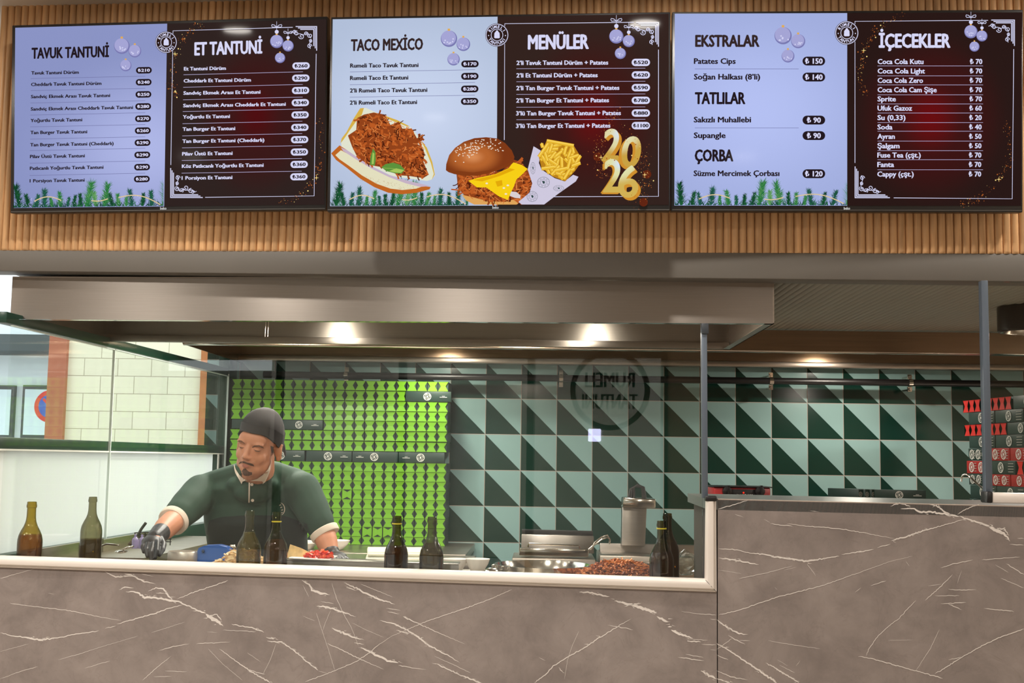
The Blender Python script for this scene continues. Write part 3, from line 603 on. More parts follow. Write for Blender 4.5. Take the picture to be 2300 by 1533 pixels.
m = MB(); q = [at(2213, 1108, *GR), at(2229, 1108, *GR), at(2218, 630, *GR), at(2203, 630, *GR)]; m.slab([p+UN*.006 for p in q], (0, .028, 0)); m.build('post', POSTM, g2, 0, .002)
m = MB(); q = [at(2224, 1128.5, *GR), at(2400, 1132, *GR), at(2400, 1109, *GR), at(2224, 1105, *GR)]; m.slab([p+UN*.02 for p in q], (0, .05, 0)); m.build('base_profile', ALU, g2, 0, .004)
m = MB(); q = [at(2211, 1128, *GR), at(2226, 1129, *GR), at(2226, 1103, *GR), at(2212, 1102, *GR)]; m.slab([p+UN*.023 for p in q], (0, .056, 0)); m.build('end_cap', BLACKM, g2, 0, .005)
# inner glass along the left window, two sheets
gl = thing('side_glass', 'clear glass sheets standing along the left window with polished edges', 'glass screen', (SIDE_X, 4.9, 1.14))
for y0, y1 in ((4.09, 4.985), (4.997, 6.58)):
    m = MB(); m.box((SIDE_X, (y0+y1)/2, 1.535), (.008, y1-y0, .80)); sh = m.build('pane', PANE3, gl)
    m = MB(); m.box((SIDE_X, (y0+y1)/2, 1.9365), (.009, y1-y0, .004))
    m.box((SIDE_X+.001, y1, 1.535), (.010, .005, .80)); m.build('polished_edge', mat('pale glass edge', (214, 226, 220), .3), sh)

def flare2(o):
    if o.type == 'MESH':
        for v in o.data.vertices:
            p = gl.matrix_basis @ v.co; v.co.x -= .042*(6.6-p.y)
    for c in o.children: flare2(c)
flare2(gl)
# ------------------------------------------------------------------ the three menu screens
TVW, TVH = 1.115, .65
TVS = {
 'L': ((-1.2861, 3.9476, 2.6438), [[.9964, .0848, -.0095], [-.0853, .9929, -.0831], [.0024, .0836, .9965]]),
 'C': ((-.1541, 3.8053, 2.6242), [[.9987, .0501, -.0042], [-.0502, .9983, -.0308], [.0026, .0310, .9995]]),
 'R': ((.9671, 3.7889, 2.6324), [[.9994, .0356, -.0019], [-.0356, .9964, -.0768], [-.0008, .0768, .9970]])}
BEZEL = mat('black screen bezel', (30, 29, 30), .35); BEZ2 = mat('grey bezel edge', (74, 71, 68), .35)
def scr(name, col, e=1.0, **k):
    """picture on a lit screen: the panel gives off its own light behind a faintly glossy front"""
    return mat(name, [c*.06 for c in col],   .07, spec=.016, emit=col, estr=e, **k)
def screen_grad(name, c0, c1, centre, rad, e=1.0, c2=None):
    """screen picture whose colour runs from c1 at a point out to c0"""
    mm = scr(name, c0, e); nt = mm.node_tree; N = nt.nodes; L = nt.links; P = N['Principled BSDF']
    tc = N.new('ShaderNodeTexCoord'); mp = N.new('ShaderNodeMapping'); mp.inputs['Location'].default_value = (-centre[0], -centre[1], 0)
    L.new(tc.outputs['Object'], mp.inputs[0]); sc = N.new('ShaderNodeVectorMath'); sc.operation = 'MULTIPLY'; sc.inputs[1].default_value = (1/rad[0], 1/rad[1], 0); L.new(mp.outputs[0], sc.inputs[0])
    ln = N.new('ShaderNodeVectorMath'); ln.operation = 'LENGTH'; L.new(sc.outputs[0], ln.inputs[0])
    cr = N.new('ShaderNodeValToRGB'); cr.color_ramp.interpolation = 'EASE'; cr.color_ramp.elements[0].color = rgb(c1); cr.color_ramp.elements[1].color = rgb(c0)
    if c2: q = cr.color_ramp.elements.new(.45); q.color = rgb(c2)
    L.new(ln.outputs['Value'], cr.inputs[0]); L.new(cr.outputs[0], P.inputs['Emission Color']); return mm
class TV:
    def __init__(s, key, label, lightc):
        c, r = TVS[key]; s.c = Vector(c); s.R = Matrix(r)            # columns: right, back, up
        Mx = Matrix(((r[0][0], r[0][2], -r[0][1], c[0]), (r[1][0], r[1][2], -r[1][1], c[1]), (r[2][0], r[2][2], -r[2][1], c[2]), (0, 0, 0, 1)))
        s.M = Mx; s.inv = Mx.inverted(); s.t = thing('menu_screen', label, 'screen', mtx=Mx); s.n = 0
    def p(s, x, y):                                                   # photograph pixel -> point on this screen's face
        nrm = s.M.to_3x3() @ Vector((0, 0, 1)); d = ray(x, y); h = EYE + d*((s.c-EYE).dot(nrm)/d.dot(nrm))
        q = s.inv @ h; return (q.x, q.y)
    def layer(s): s.n += 1; return .0008+.00006*s.n
    def shape(s, name, polys, m, parent=None, z=None, extra=None):
        """flat outlines given in pixels, one mesh"""
        mb = MB(); z = s.layer() if z is None else z
        for i, poly in enumerate(polys):
            pts = [s.p(*q) for q in poly]; v3 = [(x, y, z) for x, y in pts]
            if len(pts) <= 4: mb.add(v3, [tuple(range(len(pts)))], (extra[i] if extra else 0))
            else: mb.add(v3, tessellate_polygon([[Vector(v) for v in v3]]), (extra[i] if extra else 0))
        return mb.build(name, m, parent or s.t, world=False)
    def text(s, name, body, x0, y0, x1, y1, cap, m, bold=.025, parent=None, z=None, capref=.69):
        vs, fs = text_mesh(body, 0); z = s.layer() if z is None else z
        xa = min(v[0] for v in vs); xb = max(v[0] for v in vs); P0 = Vector(s.p(x0, y0)); P1 = Vector(s.p(x1, y1)); ex = P1-P0
        Q = Vector(s.p(x0, y0-cap)); up = Q-P0; up = Vector((0, up.length))
        mb = MB(); xa -= bold; xb += bold
        for k, (bx, by) in enumerate([(0, 0)]+[(bold*cos(2*pi*q/8), bold*.55*sin(2*pi*q/8)) for q in range(8)]):
            mb.add([(*(P0+ex*((v[0]+bx-xa)/(xb-xa))+up*((v[1]+by)/capref)), z+k*4e-6) for v in vs], fs)
        return mb.build(name, m, parent or s.t, world=False)
    def line(s, name, pts, w, m, parent=None):
        return s.shape(name, [stroke(pts, w)] if not isinstance(pts[0][0], (tuple, list)) else [stroke(q, w) for q in pts], m, parent)
    def pill(s, cx, cy, w, h, txt, mp, mt, sl=-.02, tw=.76, th=.46):
        r = h/2; out = []
        for k in range(9): a = -pi/2+pi*k/8; out.append((cx+w/2-r+r*cos(a), cy+sl*(w/2-r)+r*sin(a)))
        for k in range(9): a = pi/2+pi*k/8; out.append((cx-w/2+r+r*cos(a), cy-sl*(w/2-r)+r*sin(a)))
        b = s.shape('price_badge', [out], mp); s.text('price', txt, cx-w*tw/2, cy+h*th/2-sl*w*tw/2, cx+w*tw/2, cy+h*th/2+sl*w*tw/2, h*th, mt, .04, b)
def stroke(pts, w):
    n = len(pts); a, b = [], []
    for i, (x, y) in enumerate(pts):
        xa, ya = pts[max(0, i-1)]; xb, yb = pts[min(n-1, i+1)]; l = math.hypot(xb-xa, yb-ya) or 1; nx, ny = -(yb-ya)/l*w/2, (xb-xa)/l*w/2
        a.append((x+nx, y+ny)); b.append((x-nx, y-ny))
    return a+b[::-1]
def circ(x, y, r, n=28, ry=None, a0=0): return [(x+r*cos(a0+2*pi*k/n), y+(ry or r)*sin(a0+2*pi*k/n)) for k in range(n)]
def ring_polys(x, y, r, w, n=30):
    return [[(x+(r-w/2)*cos(2*pi*k/n), y+(r-w/2)*sin(2*pi*k/n)), (x+(r+w/2)*cos(2*pi*k/n), y+(r+w/2)*sin(2*pi*k/n)), (x+(r+w/2)*cos(2*pi*(k+1)/n), y+(r+w/2)*sin(2*pi*(k+1)/n)), (x+(r-w/2)*cos(2*pi*(k+1)/n), y+(r-w/2)*sin(2*pi*(k+1)/n))] for k in range(n)]
def spiral(x, y, r0, r1, a0, turns, n=18): return [(x+(r0+(r1-r0)*k/n)*cos(a0+turns*2*pi*k/n), y+(r0+(r1-r0)*k/n)*sin(a0+turns*2*pi*k/n)) for k in range(n+1)]
INK = scr('screen dark ink', (34, 24, 30)); WHITE = scr('screen lavender white', (214, 214, 244)); DIV = scr('screen divider blue', (110, 112, 160)); DIVW = scr('screen divider pale', (190, 182, 222))
EMB = scr('screen emblem brown', (44, 28, 26)); GOLD = scr('screen gold', (222, 170, 84)); GOLDH = scr('screen bright gold', (255, 226, 140)); ORN = scr('screen orange spark', (170, 92, 40))
BAUB = [scr('screen bauble lilac', (164, 164, 212)), scr('screen bauble shade', (120, 120, 176)), scr('screen bauble light', (206, 206, 240)), GOLD]
PINE = [scr('screen pine dark', (18, 60, 40)), scr('screen pine green', (40, 116, 60)), scr('screen pine light', (104, 160, 96)), scr('screen pine blue', (36, 84, 78))]
BEAD_ = scr('screen bead string', (220, 196, 150))
def emblem(tv, x, y, r):
    e = tv.shape('emblem', [circ(x, y, r, 40)], EMB)
    tv.shape('emblem_ring', ring_polys(x, y, r*.93, r*.06, 36)+ring_polys(x, y, r*.50, r*.05, 30), WHITE, e)
    z = tv.layer(); body = [(x-.17*r, y+.28*r), (x+.17*r, y+.28*r), (x+.24*r, y+.22*r), (x+.22*r, y-.16*r), (x+.12*r, y-.28*r), (x-.12*r, y-.28*r), (x-.22*r, y-.16*r), (x-.24*r, y+.22*r)]
    tv.shape('emblem_figure', [body, circ(x, y-.30*r, .10*r, 10)], WHITE, e, z)
    def arc(word, a0, a1, rr, flip):
        z = tv.layer(); mb = MB(); n = len(word)
        for i, ch in enumerate(word):
            a = a0+(a1-a0)*i/(n-1); vs, fs = text_mesh(ch, .03); xa = min(v[0] for v in vs); xb = max(v[0] for v in vs); sz = r*.34
            for_v = []
            for vx, vy in vs:
                lx = (vx-(xa+xb)/2)*sz*1.0; ly = (vy-.34)*sz
                if not flip: px, py = x+(rr+ly)*sin(a)+lx*cos(a), y-(rr+ly)*cos(a)+lx*sin(a)
                else: px, py = x+(rr-ly)*sin(a)+lx*-cos(a)*-1*1, y-(rr-ly)*cos(a)+lx*-sin(a)*-1
                if flip: px, py = x+(rr-ly)*sin(a)-lx*cos(a), y-(rr-ly)*cos(a)-lx*sin(a)
                for_v.append((*tv.p(px, py), z))
            mb.add(for_v, fs)
        mb.build('emblem_word', WHITE, e, world=False)
    arc('RUMELI', -1.0, 1.0, r*.71, False); arc('TANTUNI', pi+1.0, pi-1.0, r*.71, True)
    tv.shape('emblem_dot', [circ(x-.72*r, y+.05*r, .05*r, 8), circ(x+.72*r, y+.05*r, .05*r, 8)], WHITE, e)
def bauble(tv, x, y, r, hang=None):
    r_ = random.Random(int(x)); polys = [circ(x, y, r, 30)]; ex = [1]
    polys.append(circ(x-.05*r, y-.10*r, r*.90, 28)); ex.append(0); polys.append(circ(x-.02*r, y-.38*r, r*.50, 20, r*.40)); ex.append(2)
    b = tv.shape('bauble', polys[:1], BAUB[1]); tv.shape('bauble_face', [polys[1]], BAUB[0], b); 
    z = tv.layer(); tv.shape('bauble_frost', [circ(x+r*r_.uniform(-.6, .6), y+r*r_.uniform(.0, .6), r*.10, 8) for _ in range(7)], BAUB[2], b, z)
    tv.shape('bauble_cap', [[(x-.16*r, y-1.22*r), (x+.14*r, y-1.22*r), (x+.14*r, y-.96*r), (x-.16*r, y-.96*r)]], GOLD, b)
    if hang:
        bx, by = x, y-1.75*r-6; w = r*.72
        tv.shape('bauble_glow', [circ(x, y-1.45*r, r*.30, 16)], WHITE, b)
        lo = []
        for s in (-1, 1): lo.append([(bx, by), (bx+s*w*.5, by-w*.45), (bx+s*w, by-w*.55), (bx+s*w*1.08, by-w*.3), (bx+s*w*.9, by), (bx+s*w*.5, by-w*.05), (bx, by)])
        tv.shape('bow', [stroke(q, 1.4) for q in lo]+[stroke([(bx, by-w*1.2), (bx, by+r*.4)], .8)], WHITE, b)
def pines(tv, x0, x1, ya, yc, seed):
    """fir twigs along the foot of the pale half: needles fanned out from each twig"""
    r = random.Random(seed); w = x1-x0
    tw = [(.04, 60, 0), (.15, 34, 3), (.21, 48, 3), (.31, 40, 1), (.40, 30, 0), (.49, 66, 1), (.61, 62, 1), (.70, 34, 1), (.79, 44, 3), (.86, 34, 0), (.92, 40, 3), (1.0, 66, 1), (.10, 36, 0), (.26, 26, 1), (.55, 40, 2), (.66, 34, 0), (.75, 26, 1), (.45, 34, 0), (.36, 26, 3)]
    P_, ex = [], []
    def yb(x): return ya+(yc-ya)*(x-x0)/w
    def put(q, ci): P_.append([(min(max(a, x0), x1), min(b, yb(a)-.3)) for a, b in q]); ex.append(ci)
    for f, h, ci in tw:
        x = x0+f*w; lean = r.uniform(-.25, .25)
        for k in range(int(70+h*2.6)):
            t = r.uniform(0, .78); bx = x+lean*t*h; by = yb(x)-t*h; s = r.choice((-1, 1)); a = -pi/2+s*r.uniform(.15, 1.15)+lean*.5
            ln = (.46-.18*t)*h*r.uniform(.6, 1.05)*.8; wd = r.uniform(.55, 1.15)
            put([(bx-wd, by), (bx+wd, by+.4), (bx+ln*cos(a), by+ln*sin(a))], r.choice([ci, ci, ci, 1, 2 if ci in (1, 2) else 0]))
    for k in range(260):
        x = x0+w*r.random(); a = -pi/2+r.uniform(-1.2, 1.2); ln = r.uniform(8, 20); wd = r.uniform(.7, 1.4); put([(x-wd, yb(x)), (x+wd, yb(x)), (x+ln*cos(a), yb(x)+ln*sin(a))], r.choice([0, 0, 1, 3]))
    o = tv.shape('fir_twigs', P_, PINE, extra=ex)
    bl = []
    for (a, b, c0, c1, amp) in ((.14, .32, -14, -16, 9), (.52, .63, -14, -18, -3), (.70, .98, -20, -4, 12)):
        bl.append([(x0+w*(a+(b-a)*k/14), yb(x0+w*a)+c0+(c1-c0)*k/14-amp*sin(pi*k/14)) for k in range(15)])
    tv.shape('bead_string', [stroke(q, 2.2) for q in bl], BEAD_, o)
    tv.shape('snow_specks', [circ(x0+w*r.uniform(.02, .98), ya-r.uniform(4, 26), r.uniform(.4, .9), 6) for _ in range(70)], WHITE, o)
def sparks(tv, path, n, spread, seed):
    r = random.Random(seed); ps, st = [], []
    for _ in range(n):
        f = r.random()*(len(path)-1); i = int(f); f -= i; x = path[i][0]+(path[i+1][0]-path[i][0])*f+r.gauss(0, spread); y = path[i][1]+(path[i+1][1]-path[i][1])*f+r.gauss(0, spread)
        (ps if r.random() < .86 else st).append(circ(x, y, r.uniform(.35, .95), 6) if r.random() < .9 else circ(x, y, 1.5, 8))
    a = tv.shape('gold_dust', ps or [circ(*path[0], 1)], ORN); tv.shape('bright_dust', st or [circ(*path[0], 1)], GOLDH, a)
    k = path[len(path)//2]; tv.shape('star_spark', [[(k[0]-6, k[1]), (k[0], k[1]-.8), (k[0]+6, k[1]), (k[0], k[1]+.8)], [(k[0], k[1]-6), (k[0]+.8, k[1]), (k[0], k[1]+6), (k[0]-.8, k[1])]], GOLDH, a)
def corner(tv, cx, cy, sx, sy, lx, ly, body=3):
    """corner ornament: triple bracket with curls; sx, sy point into the panel"""
    polys = []
    for i in range(body):
        o = 3.2*i
        polys.append(stroke([(cx+sx*(lx-o*1.6), cy+sy*o), (cx+sx*o, cy+sy*o)], 2.0)); polys.append(stroke([(cx+sx*o, cy+sy*(o-.9)), (cx+sx*o, cy+sy*(ly-o*1.6))], 2.0))
    e = tv.shape('corner_bracket', polys, WHITE); cur = []
    for (u, v, r0, a) in ((16, 44, 5.5, 0), (14, 32, 4, 2), (15, 20, 6, 4), (24, 16, 5, 1), (34, 22, 6.5, 3), (45, 15, 5.5, 5), (50, 12, 4, 0)):
        cur.append(stroke(spiral(cx+sx*u, cy+sy*v, r0, 1.2, a, sx*sy*1.35), 1.5))
    for q in (((14, 50), (17, 40), (12, 28)), ((13, 26), (20, 14), (28, 17)), ((28, 19), (38, 16), (46, 18)), ((48, 18), (54, 12), (58, 14))):
        cur.append(stroke([(cx+sx*a, cy+sy*b) for a, b in q], 1.3))
    tv.shape('corner_scroll', cur, WHITE, e)
def base(tv, outer, scrn, splitx, lightm, darkm):
    mb = MB(); mb.box((0, 0, -.0205), (TVW, TVH, .04)); mb.box((0, .03, -.046), (TVW*.7, TVH*.5, .014)); mb.build('casing', BEZEL, tv.t, 0, .003, world=False)
    (tl, tr, br, bl) = scrn; xt, xb = splitx
    def lerp(a, b, x): return a[1]+(b[1]-a[1])*(x-a[0])/(b[0]-a[0])
    tm = (xt, lerp(tl, tr, xt)); bm = (xb, lerp(bl, br, xb))
    a = tv.shape('pale_panel', [[bl, bm, tm, tl]], lightm); b = tv.shape('dark_panel', [[bm, br, tr, tm]], darkm)
    (otl, otr, obr, obl) = outer
    tv.shape('bezel_edge', [stroke([(obl[0]+2, obl[1]-3), (obr[0]-2, obr[1]-3)], 2.0)], BEZ2)
    return tm, bm
def logo(tv, x, y):
    tv.text('maker_badge', 'beko', x-7, y+2.5, x+7, y+2.5, 6, scr('badge white', (226, 226, 226), .9), .02)

# ---- left screen
def sL(x, y): return (x/3.0263, y/3.0263)
tv = TV('L', 'left menu screen listing TAVUK TANTUNI and ET TANTUNI prices', None)
pc = tv.p(545, 260); pw = tv.p(545+260, 260)[0]-pc[0]
lightL = screen_grad('pale screen left', (138, 147, 196), (174, 182, 230), tv.p(330, 330), (.48, .36))
darkL = screen_grad('dark screen left', (46, 34, 32), (78, 12, 16), tv.p(575, 260), (.24, .30), c2=(58, 24, 24))
base(tv, TVSO := [(26.4, 56.8), (736, 36.4), (732, 471), (23, 478.5)], [(34.5, 62.5), (733, 43.5), (728.5, 459.5), (31.5, 467)], (375.7, 369), lightL, darkL)
logo(tv, 367, 468)
tv.text('heading', 'TAVUK TANTUNİ', *sL(215, 398), *sL(742, 386), 23.5, INK, .05)
rowsL = [('Tavuk Tantuni Dürüm', 507, 537, '210'), ('Cheddarlı Tavuk Tantuni Dürüm', 585, 691, '240'), ('Sandviç Ekmek Arası Tavuk Tantuni', 668, 750, '250'), ('Sandviç Ekmek Arası Cheddarlı Tavuk Tantuni', 752, 906, '280'), ('Yoğurtlu Tavuk Tantuni', 830, 561, '270'), ('Tan Burger Tavuk Tantuni', 912, 595, '260'), ('Tan Burger Tavuk Tantuni (Cheddarlı)', 995, 775, '290'), ('Pilav Üstü Tavuk Tantuni', 1075, 579, '290'), ('Patlıcanlı Yoğurtlu Tavuk Tantuni', 1155, 706, '290'), ('1 Porsiyon Tavuk Tantuni', 1240, 578, '280')]
pyL = [478, 559, 642, 724, 807, 888, 970, 1053, 1136, 1217]
for i, (t_, yb, xr, pr) in enumerate(rowsL):
    tv.text('menu_line', t_, *sL(213-i, yb), *sL(xr, yb-(xr-213)*.017), 7.2, INK, .042)
    tv.pill(*sL(979-1.4*i, pyL[i]), 35.7, 14.6, '₺'+pr, INK, WHITE)
tv.line('divider', [[sL(212-i, y), sL(990, y-16)] for i, y in enumerate((535, 617, 701, 783, 863, 946, 1024, 1110, 1193))], .9, DIV)
tv.text('heading', 'ET TANTUNİ', *sL(1323, 376), *sL(1785, 362), 28, WHITE, .05)
rowsR = [('Et Tantuni Dürüm', 480, 1538, '260'), ('Cheddarlı Et Tantuni Dürüm', 562, 1708, '290'), ('Sandviç Ekmek Arası Et Tantuni', 645, 1773, '310'), ('Sandviç Ekmek Arası Cheddarlı Et Tantuni', 730, 1945, '340'), ('Yoğurtlu Et Tantuni', 807, 1566, '350'), ('Tan Burger Et Tantuni', 890, 1602, '340'), ('Tan Burger Et Tantuni (Cheddarlı)', 972, 1800, '370'), ('Pilav Üstü Et Tantuni', 1058, 1584, '350'), ('Köz Patlıcanlı Yoğurtlu Et Tantuni', 1142, 1795, '360'), ('1 Porsiyon Et Tantuni', 1222, 1583, '360')]
pyR = [449, 532, 616, 699, 782, 867, 950, 1034, 1118, 1202]
for i, (t_, yb, xr, pr) in enumerate(rowsR):
    tv.text('menu_line', t_, *sL(1252-1.6*i, yb), *sL(xr, yb-(xr-1250)*.015), 7.6, WHITE, .042)
    tv.pill(*sL(2048-1.5*i, pyR[i]), 39, 15.8, '₺'+pr, WHITE, INK)
tv.line('divider', [[sL(1251-1.6*i, y), sL(2062-i, y-20+i*.8)] for i, y in enumerate((510, 595, 680, 760, 842, 925, 1006, 1092, 1178))], .9, DIVW)
tv.line('border_line', [[sL(1165, 1122), sL(1180, 212), sL(1993, 188)], [sL(2152, 368), sL(2138, 1332), sL(1398, 1342)]], 1.4, WHITE)
corner(tv, *sL(2155, 183), -1, 1, 47, 54); corner(tv, *sL(1164, 1343), 1, -1, 72, 66)
emblem(tv, *sL(1134, 290), 24.5)
for a in ((833, 316, 53), (922, 350, 43), (860, 448, 39)): bauble(tv, *sL(a[0], a[1]), a[2]/3.03)
for a in ((1885, 285, 45, 1), (1962, 315, 38, 1), (1908, 397, 35, 0)): bauble(tv, *sL(a[0], a[1]), a[2]/3.03, a[3])
pines(tv, 32, 369, 467, 462.8, 1)
sparks(tv, [sL(*q) for q in ((1390, 165), (1280, 220), (1195, 370), (1160, 540), (1205, 660))], 120, 5, 4)
sparks(tv, [sL(*q) for q in ((2190, 800), (2180, 1080), (2155, 1210), (2030, 1340), (1910, 1385))], 110, 5, 5)

# ---- centre screen
def sC(x, y): return (720+x/2.875, y/2.875)
tv = TV('C', 'middle menu screen with TACO MEXICO, MENULER and pictures of a burger and fries', None)
lightC = screen_grad('pale screen middle', (176, 190, 216), (200, 212, 238), tv.p(930, 250), (.5, .4))
darkC = screen_grad('dark screen middle', (50, 34, 30), (96, 14, 16), tv.p(1330, 265), (.26, .32), c2=(60, 24, 22))
base(tv, [(742.6, 39), (1505.4, 26), (1505.4, 473.7), (734.6, 473.7)], [(747.5, 43.5), (1502, 31.5), (1502, 460), (741.5, 463)], (1117.6, 1115.5), lightC, darkC)
logo(tv, 1113, 466)
BRN = scr('screen brown ink', (52, 38, 38))
tv.text('heading', 'TACO MEXİCO', *sC(195, 328), *sC(662, 320), 25, BRN, .05)
for i, (t_, yb, xr, pr, py_) in enumerate([('Rumeli Taco Tavuk Tantuni', 437, 633, '170', 413), ('Rumeli Taco Et Tantuni', 517, 567, '190', 493), ("2’li Rumeli Taco Tavuk Tantuni", 598, 690, '280', 575), ("2’li Rumeli Taco Et Tantuni", 676, 624, '350', 655)]):
    tv.text('menu_line', t_, *sC(191-i*.7, yb), *sC(xr, yb-(xr-190)*.010), 9, INK, .042); tv.pill(*sC(965-i*.7, py_), 39.3, 15.6, '₺'+pr, INK, WHITE, -.012)
tv.line('divider', [[sC(191, 465), sC(998, 451)], [sC(190, 548), sC(998, 533)], [sC(189, 628), sC(997, 615)]], .9, DIV)
tv.text('heading', 'MENÜLER', *sC(1338, 318), *sC(1733, 314), 31, WHITE, .05)
for i, (t_, yb, xr, pr, py_) in enumerate([("2’li Tavuk Tantuni Dürüm + Patates", 420, 1858, '520', 404), ("2’li Et Tantuni Dürüm + Patates", 501, 1790, '620', 485), ("2’li Tan Burger Tavuk Tantuni + Patates", 583, 1930, '590', 567), ("2’li Tan Burger Et Tantuni + Patates", 663, 1863, '780', 649), ("3’lü Tan Burger Tavuk Tantuni + Patates", 746, 1940, '880', 731), ("3’lü Tan Burger Et Tantuni + Patates", 827, 1872, '1100', 812)]):
    tv.text('menu_line', t_, *sC(1265-i*.7, yb), *sC(xr, yb-(xr-1265)*.004), 9.4, WHITE, .042); tv.pill(*sC(2068, py_), 41.4, 16.5, '₺'+pr, WHITE, INK, -.004, .78 if len(pr) < 4 else .84)
tv.line('divider', [[sC(1265, y), sC(2097, y-3)] for y in (445, 529, 611, 694, 774)], .9, DIVW)
tv.line('border_line', [[sC(1187, 905), sC(1190, 155), sC(2022, 146)], [sC(2182, 322), sC(2182, 1268), sC(1480, 1271)]], 1.5, WHITE)
corner(tv, *sC(2182, 148), -1, 1, 50, 54)
emblem(tv, *sC(1140, 228), 26.3)
for a in ((830, 252, 53), (923, 288, 44), (860, 385, 40)): bauble(tv, *sC(a[0], a[1]), a[2]/2.875)
for a in ((1910, 238, 46, 1), (1990, 268, 39, 1), (1936, 348, 36, 0)): bauble(tv, *sC(a[0], a[1]), a[2]/2.875, a[3])
pines(tv, 742, 1052, 463, 462, 2)
# sandwich picture
def sS(x, y): return (740+x/6.388, 230+y/6.388)
CR = [scr('screen bread crust', (190, 100, 34)), scr('screen bread crumb', (224, 226, 206)), scr('screen bread pink', (196, 176, 196)), scr('screen bread gold', (214, 176, 74)), scr('screen seed', (170, 120, 54))]
MEAT = [scr('screen meat dark', (78, 30, 14)), scr('screen meat brown', (146, 66, 26)), scr('screen meat orange', (186, 90, 36)), scr('screen meat light', (214, 124, 62))]
LEAF = [scr('screen leaf', (92, 146, 60)), scr('screen leaf light', (164, 196, 92)), scr('screen leaf dark', (44, 88, 40))]
back = [(445, 90), (530, 85), (700, 160), (850, 210), (1020, 280), (1160, 350), (1260, 470), (1360, 600), (1450, 780), (1505, 960), (1515, 1050), (1470, 1110), (1400, 1130), (900, 1060), (300, 760), (180, 650), (170, 560), (250, 440), (360, 240)]
b1 = tv.shape('sandwich_picture', [[sS(*q) for q in back]], CR[1])
tv.shape('bread_crust', [[sS(*q) for q in p] for p in ([(445, 90), (500, 85), (470, 180), (400, 260), (300, 400), (220, 520), (190, 560), (165, 590), (180, 520), (250, 430), (350, 240)], [(1320, 560), (1400, 650), (1480, 860), (1515, 1040), (1470, 1115), (1500, 1030), (1460, 880), (1380, 680)], [(800, 195), (980, 260), (1150, 345), (1120, 350), (960, 290), (800, 225)])], CR[3], b1)
low_ = [(30, 735), (150, 620), (180, 640), (260, 690), (420, 800), (620, 930), (850, 1050), (1100, 1150), (1300, 1200), (1455, 1215), (1440, 1250), (1250, 1300), (1050, 1320), (850, 1300), (650, 1220), (450, 1100), (250, 940), (100, 830)]
tv.shape('bread_base', [[sS(*q) for q in low_]], CR[0], b1)
tv.shape('bread_base_face', [[sS(*q) for q in [(90, 760), (170, 690), (300, 760), (450, 860), (650, 970), (880, 1070), (1120, 1170), (1330, 1210), (1250, 1240), (1050, 1260), (880, 1240), (680, 1170), (470, 1050), (280, 910), (150, 820)]]], scr('screen bread pale', (226, 222, 190)), b1)
tv.shape('pink_spread', [[sS(*q) for q in [(170, 650), (260, 690), (420, 800), (620, 925), (850, 1040), (1100, 1120), (1400, 1190), (1440, 1205), (1300, 1215), (1100, 1165), (860, 1075), (620, 960), (400, 830), (200, 700)]]], CR[2], b1)
r = random.Random(11)
tv.shape('sesame', [circ(*sS(x, y), .7, 6, .45) for x, y in [(r.uniform(420, 1350), 0) for _ in range(90)] for y in [1040+(x-420)*.20+r.uniform(10, 90)-abs(x-950)*.02]], CR[4], b1)
meat_o = [(400, 230), (500, 180), (640, 150), (800, 180), (880, 330), (1000, 280), (1050, 380), (1180, 380), (1260, 520), (1340, 460), (1350, 540), (1260, 600), (1330, 640), (1370, 740), (1350, 850), (1390, 950), (1430, 1040), (1350, 1090), (1150, 1060), (1000, 1050), (740, 930), (560, 900), (400, 780), (330, 640), (270, 480), (390, 400)]
mo = [sS(*q) for q in meat_o]; mt = tv.shape('meat', [mo], MEAT[1], b1)
def inside(p, poly):
    c = False; j = len(poly)-1
    for i in range(len(poly)):
        if (poly[i][1] > p[1]) != (poly[j][1] > p[1]) and p[0] < (poly[j][0]-poly[i][0])*(p[1]-poly[i][1])/(poly[j][1]-poly[i][1])+poly[i][0]: c = not c
        j = i
    return c
def shreds(tv, poly, n, ln, w, seed, parent, ang=.5):
    """shredded filling inside an outline: one picture layer of many short curled strips"""
    r = random.Random(seed); xs = [p[0] for p in poly]; ys = [p[1] for p in poly]; mb = MB(); z0 = tv.layer()
    for li, ci in enumerate((0, 2, 1, 3, 0, 2, 3)):
        k_ = 0
        while k_ < n//6:
            x, y = r.uniform(min(xs), max(xs)), r.uniform(min(ys), max(ys))
            if not inside((x, y), poly): continue
            k_ += 1; a = ang+r.gauss(0, .9); l = ln*r.uniform(.5, 1.2); c = r.uniform(-.9, .9); ww = w*(r.uniform(.6, 1.1) if ci else r.uniform(.3, .55))*(.35 if ci == 3 else 1)
            pts = []
            for k in range(6): pts.append((x, y)); x += cos(a)*l/5; y += sin(a)*l/5; a += c/4
            v3 = [(*tv.p(*q), z0+li*.00004) for q in stroke(pts, ww)]
            mb.add(v3, [(i, i+1, 10-i, 11-i) for i in range(5)], ci)
    for _ in range(7): tv.layer()
    mb.build('filling', MEAT, parent, world=False)
shreds(tv, mo, 420, 11.5, 5.2, 3, mt)
tv.shape('basil_leaf', [[sS(*q) for q in [(585, 900), (595, 780), (630, 665), (665, 720), (670, 830), (655, 910)]], [sS(*q) for q in [(750, 935), (810, 890), (920, 868), (1020, 900), (1085, 970), (1040, 1025), (940, 1020), (820, 990)]]], LEAF[0], b1)
tv.shape('leaf_vein', [[sS(*q) for q in [(610, 890), (625, 720), (650, 740), (640, 890)]], [sS(*q) for q in [(860, 990), (960, 950), (1075, 975), (1030, 1015), (950, 1010)]], stroke([sS(770, 945), sS(900, 950), sS(1070, 985)], .8)], LEAF[1], b1)
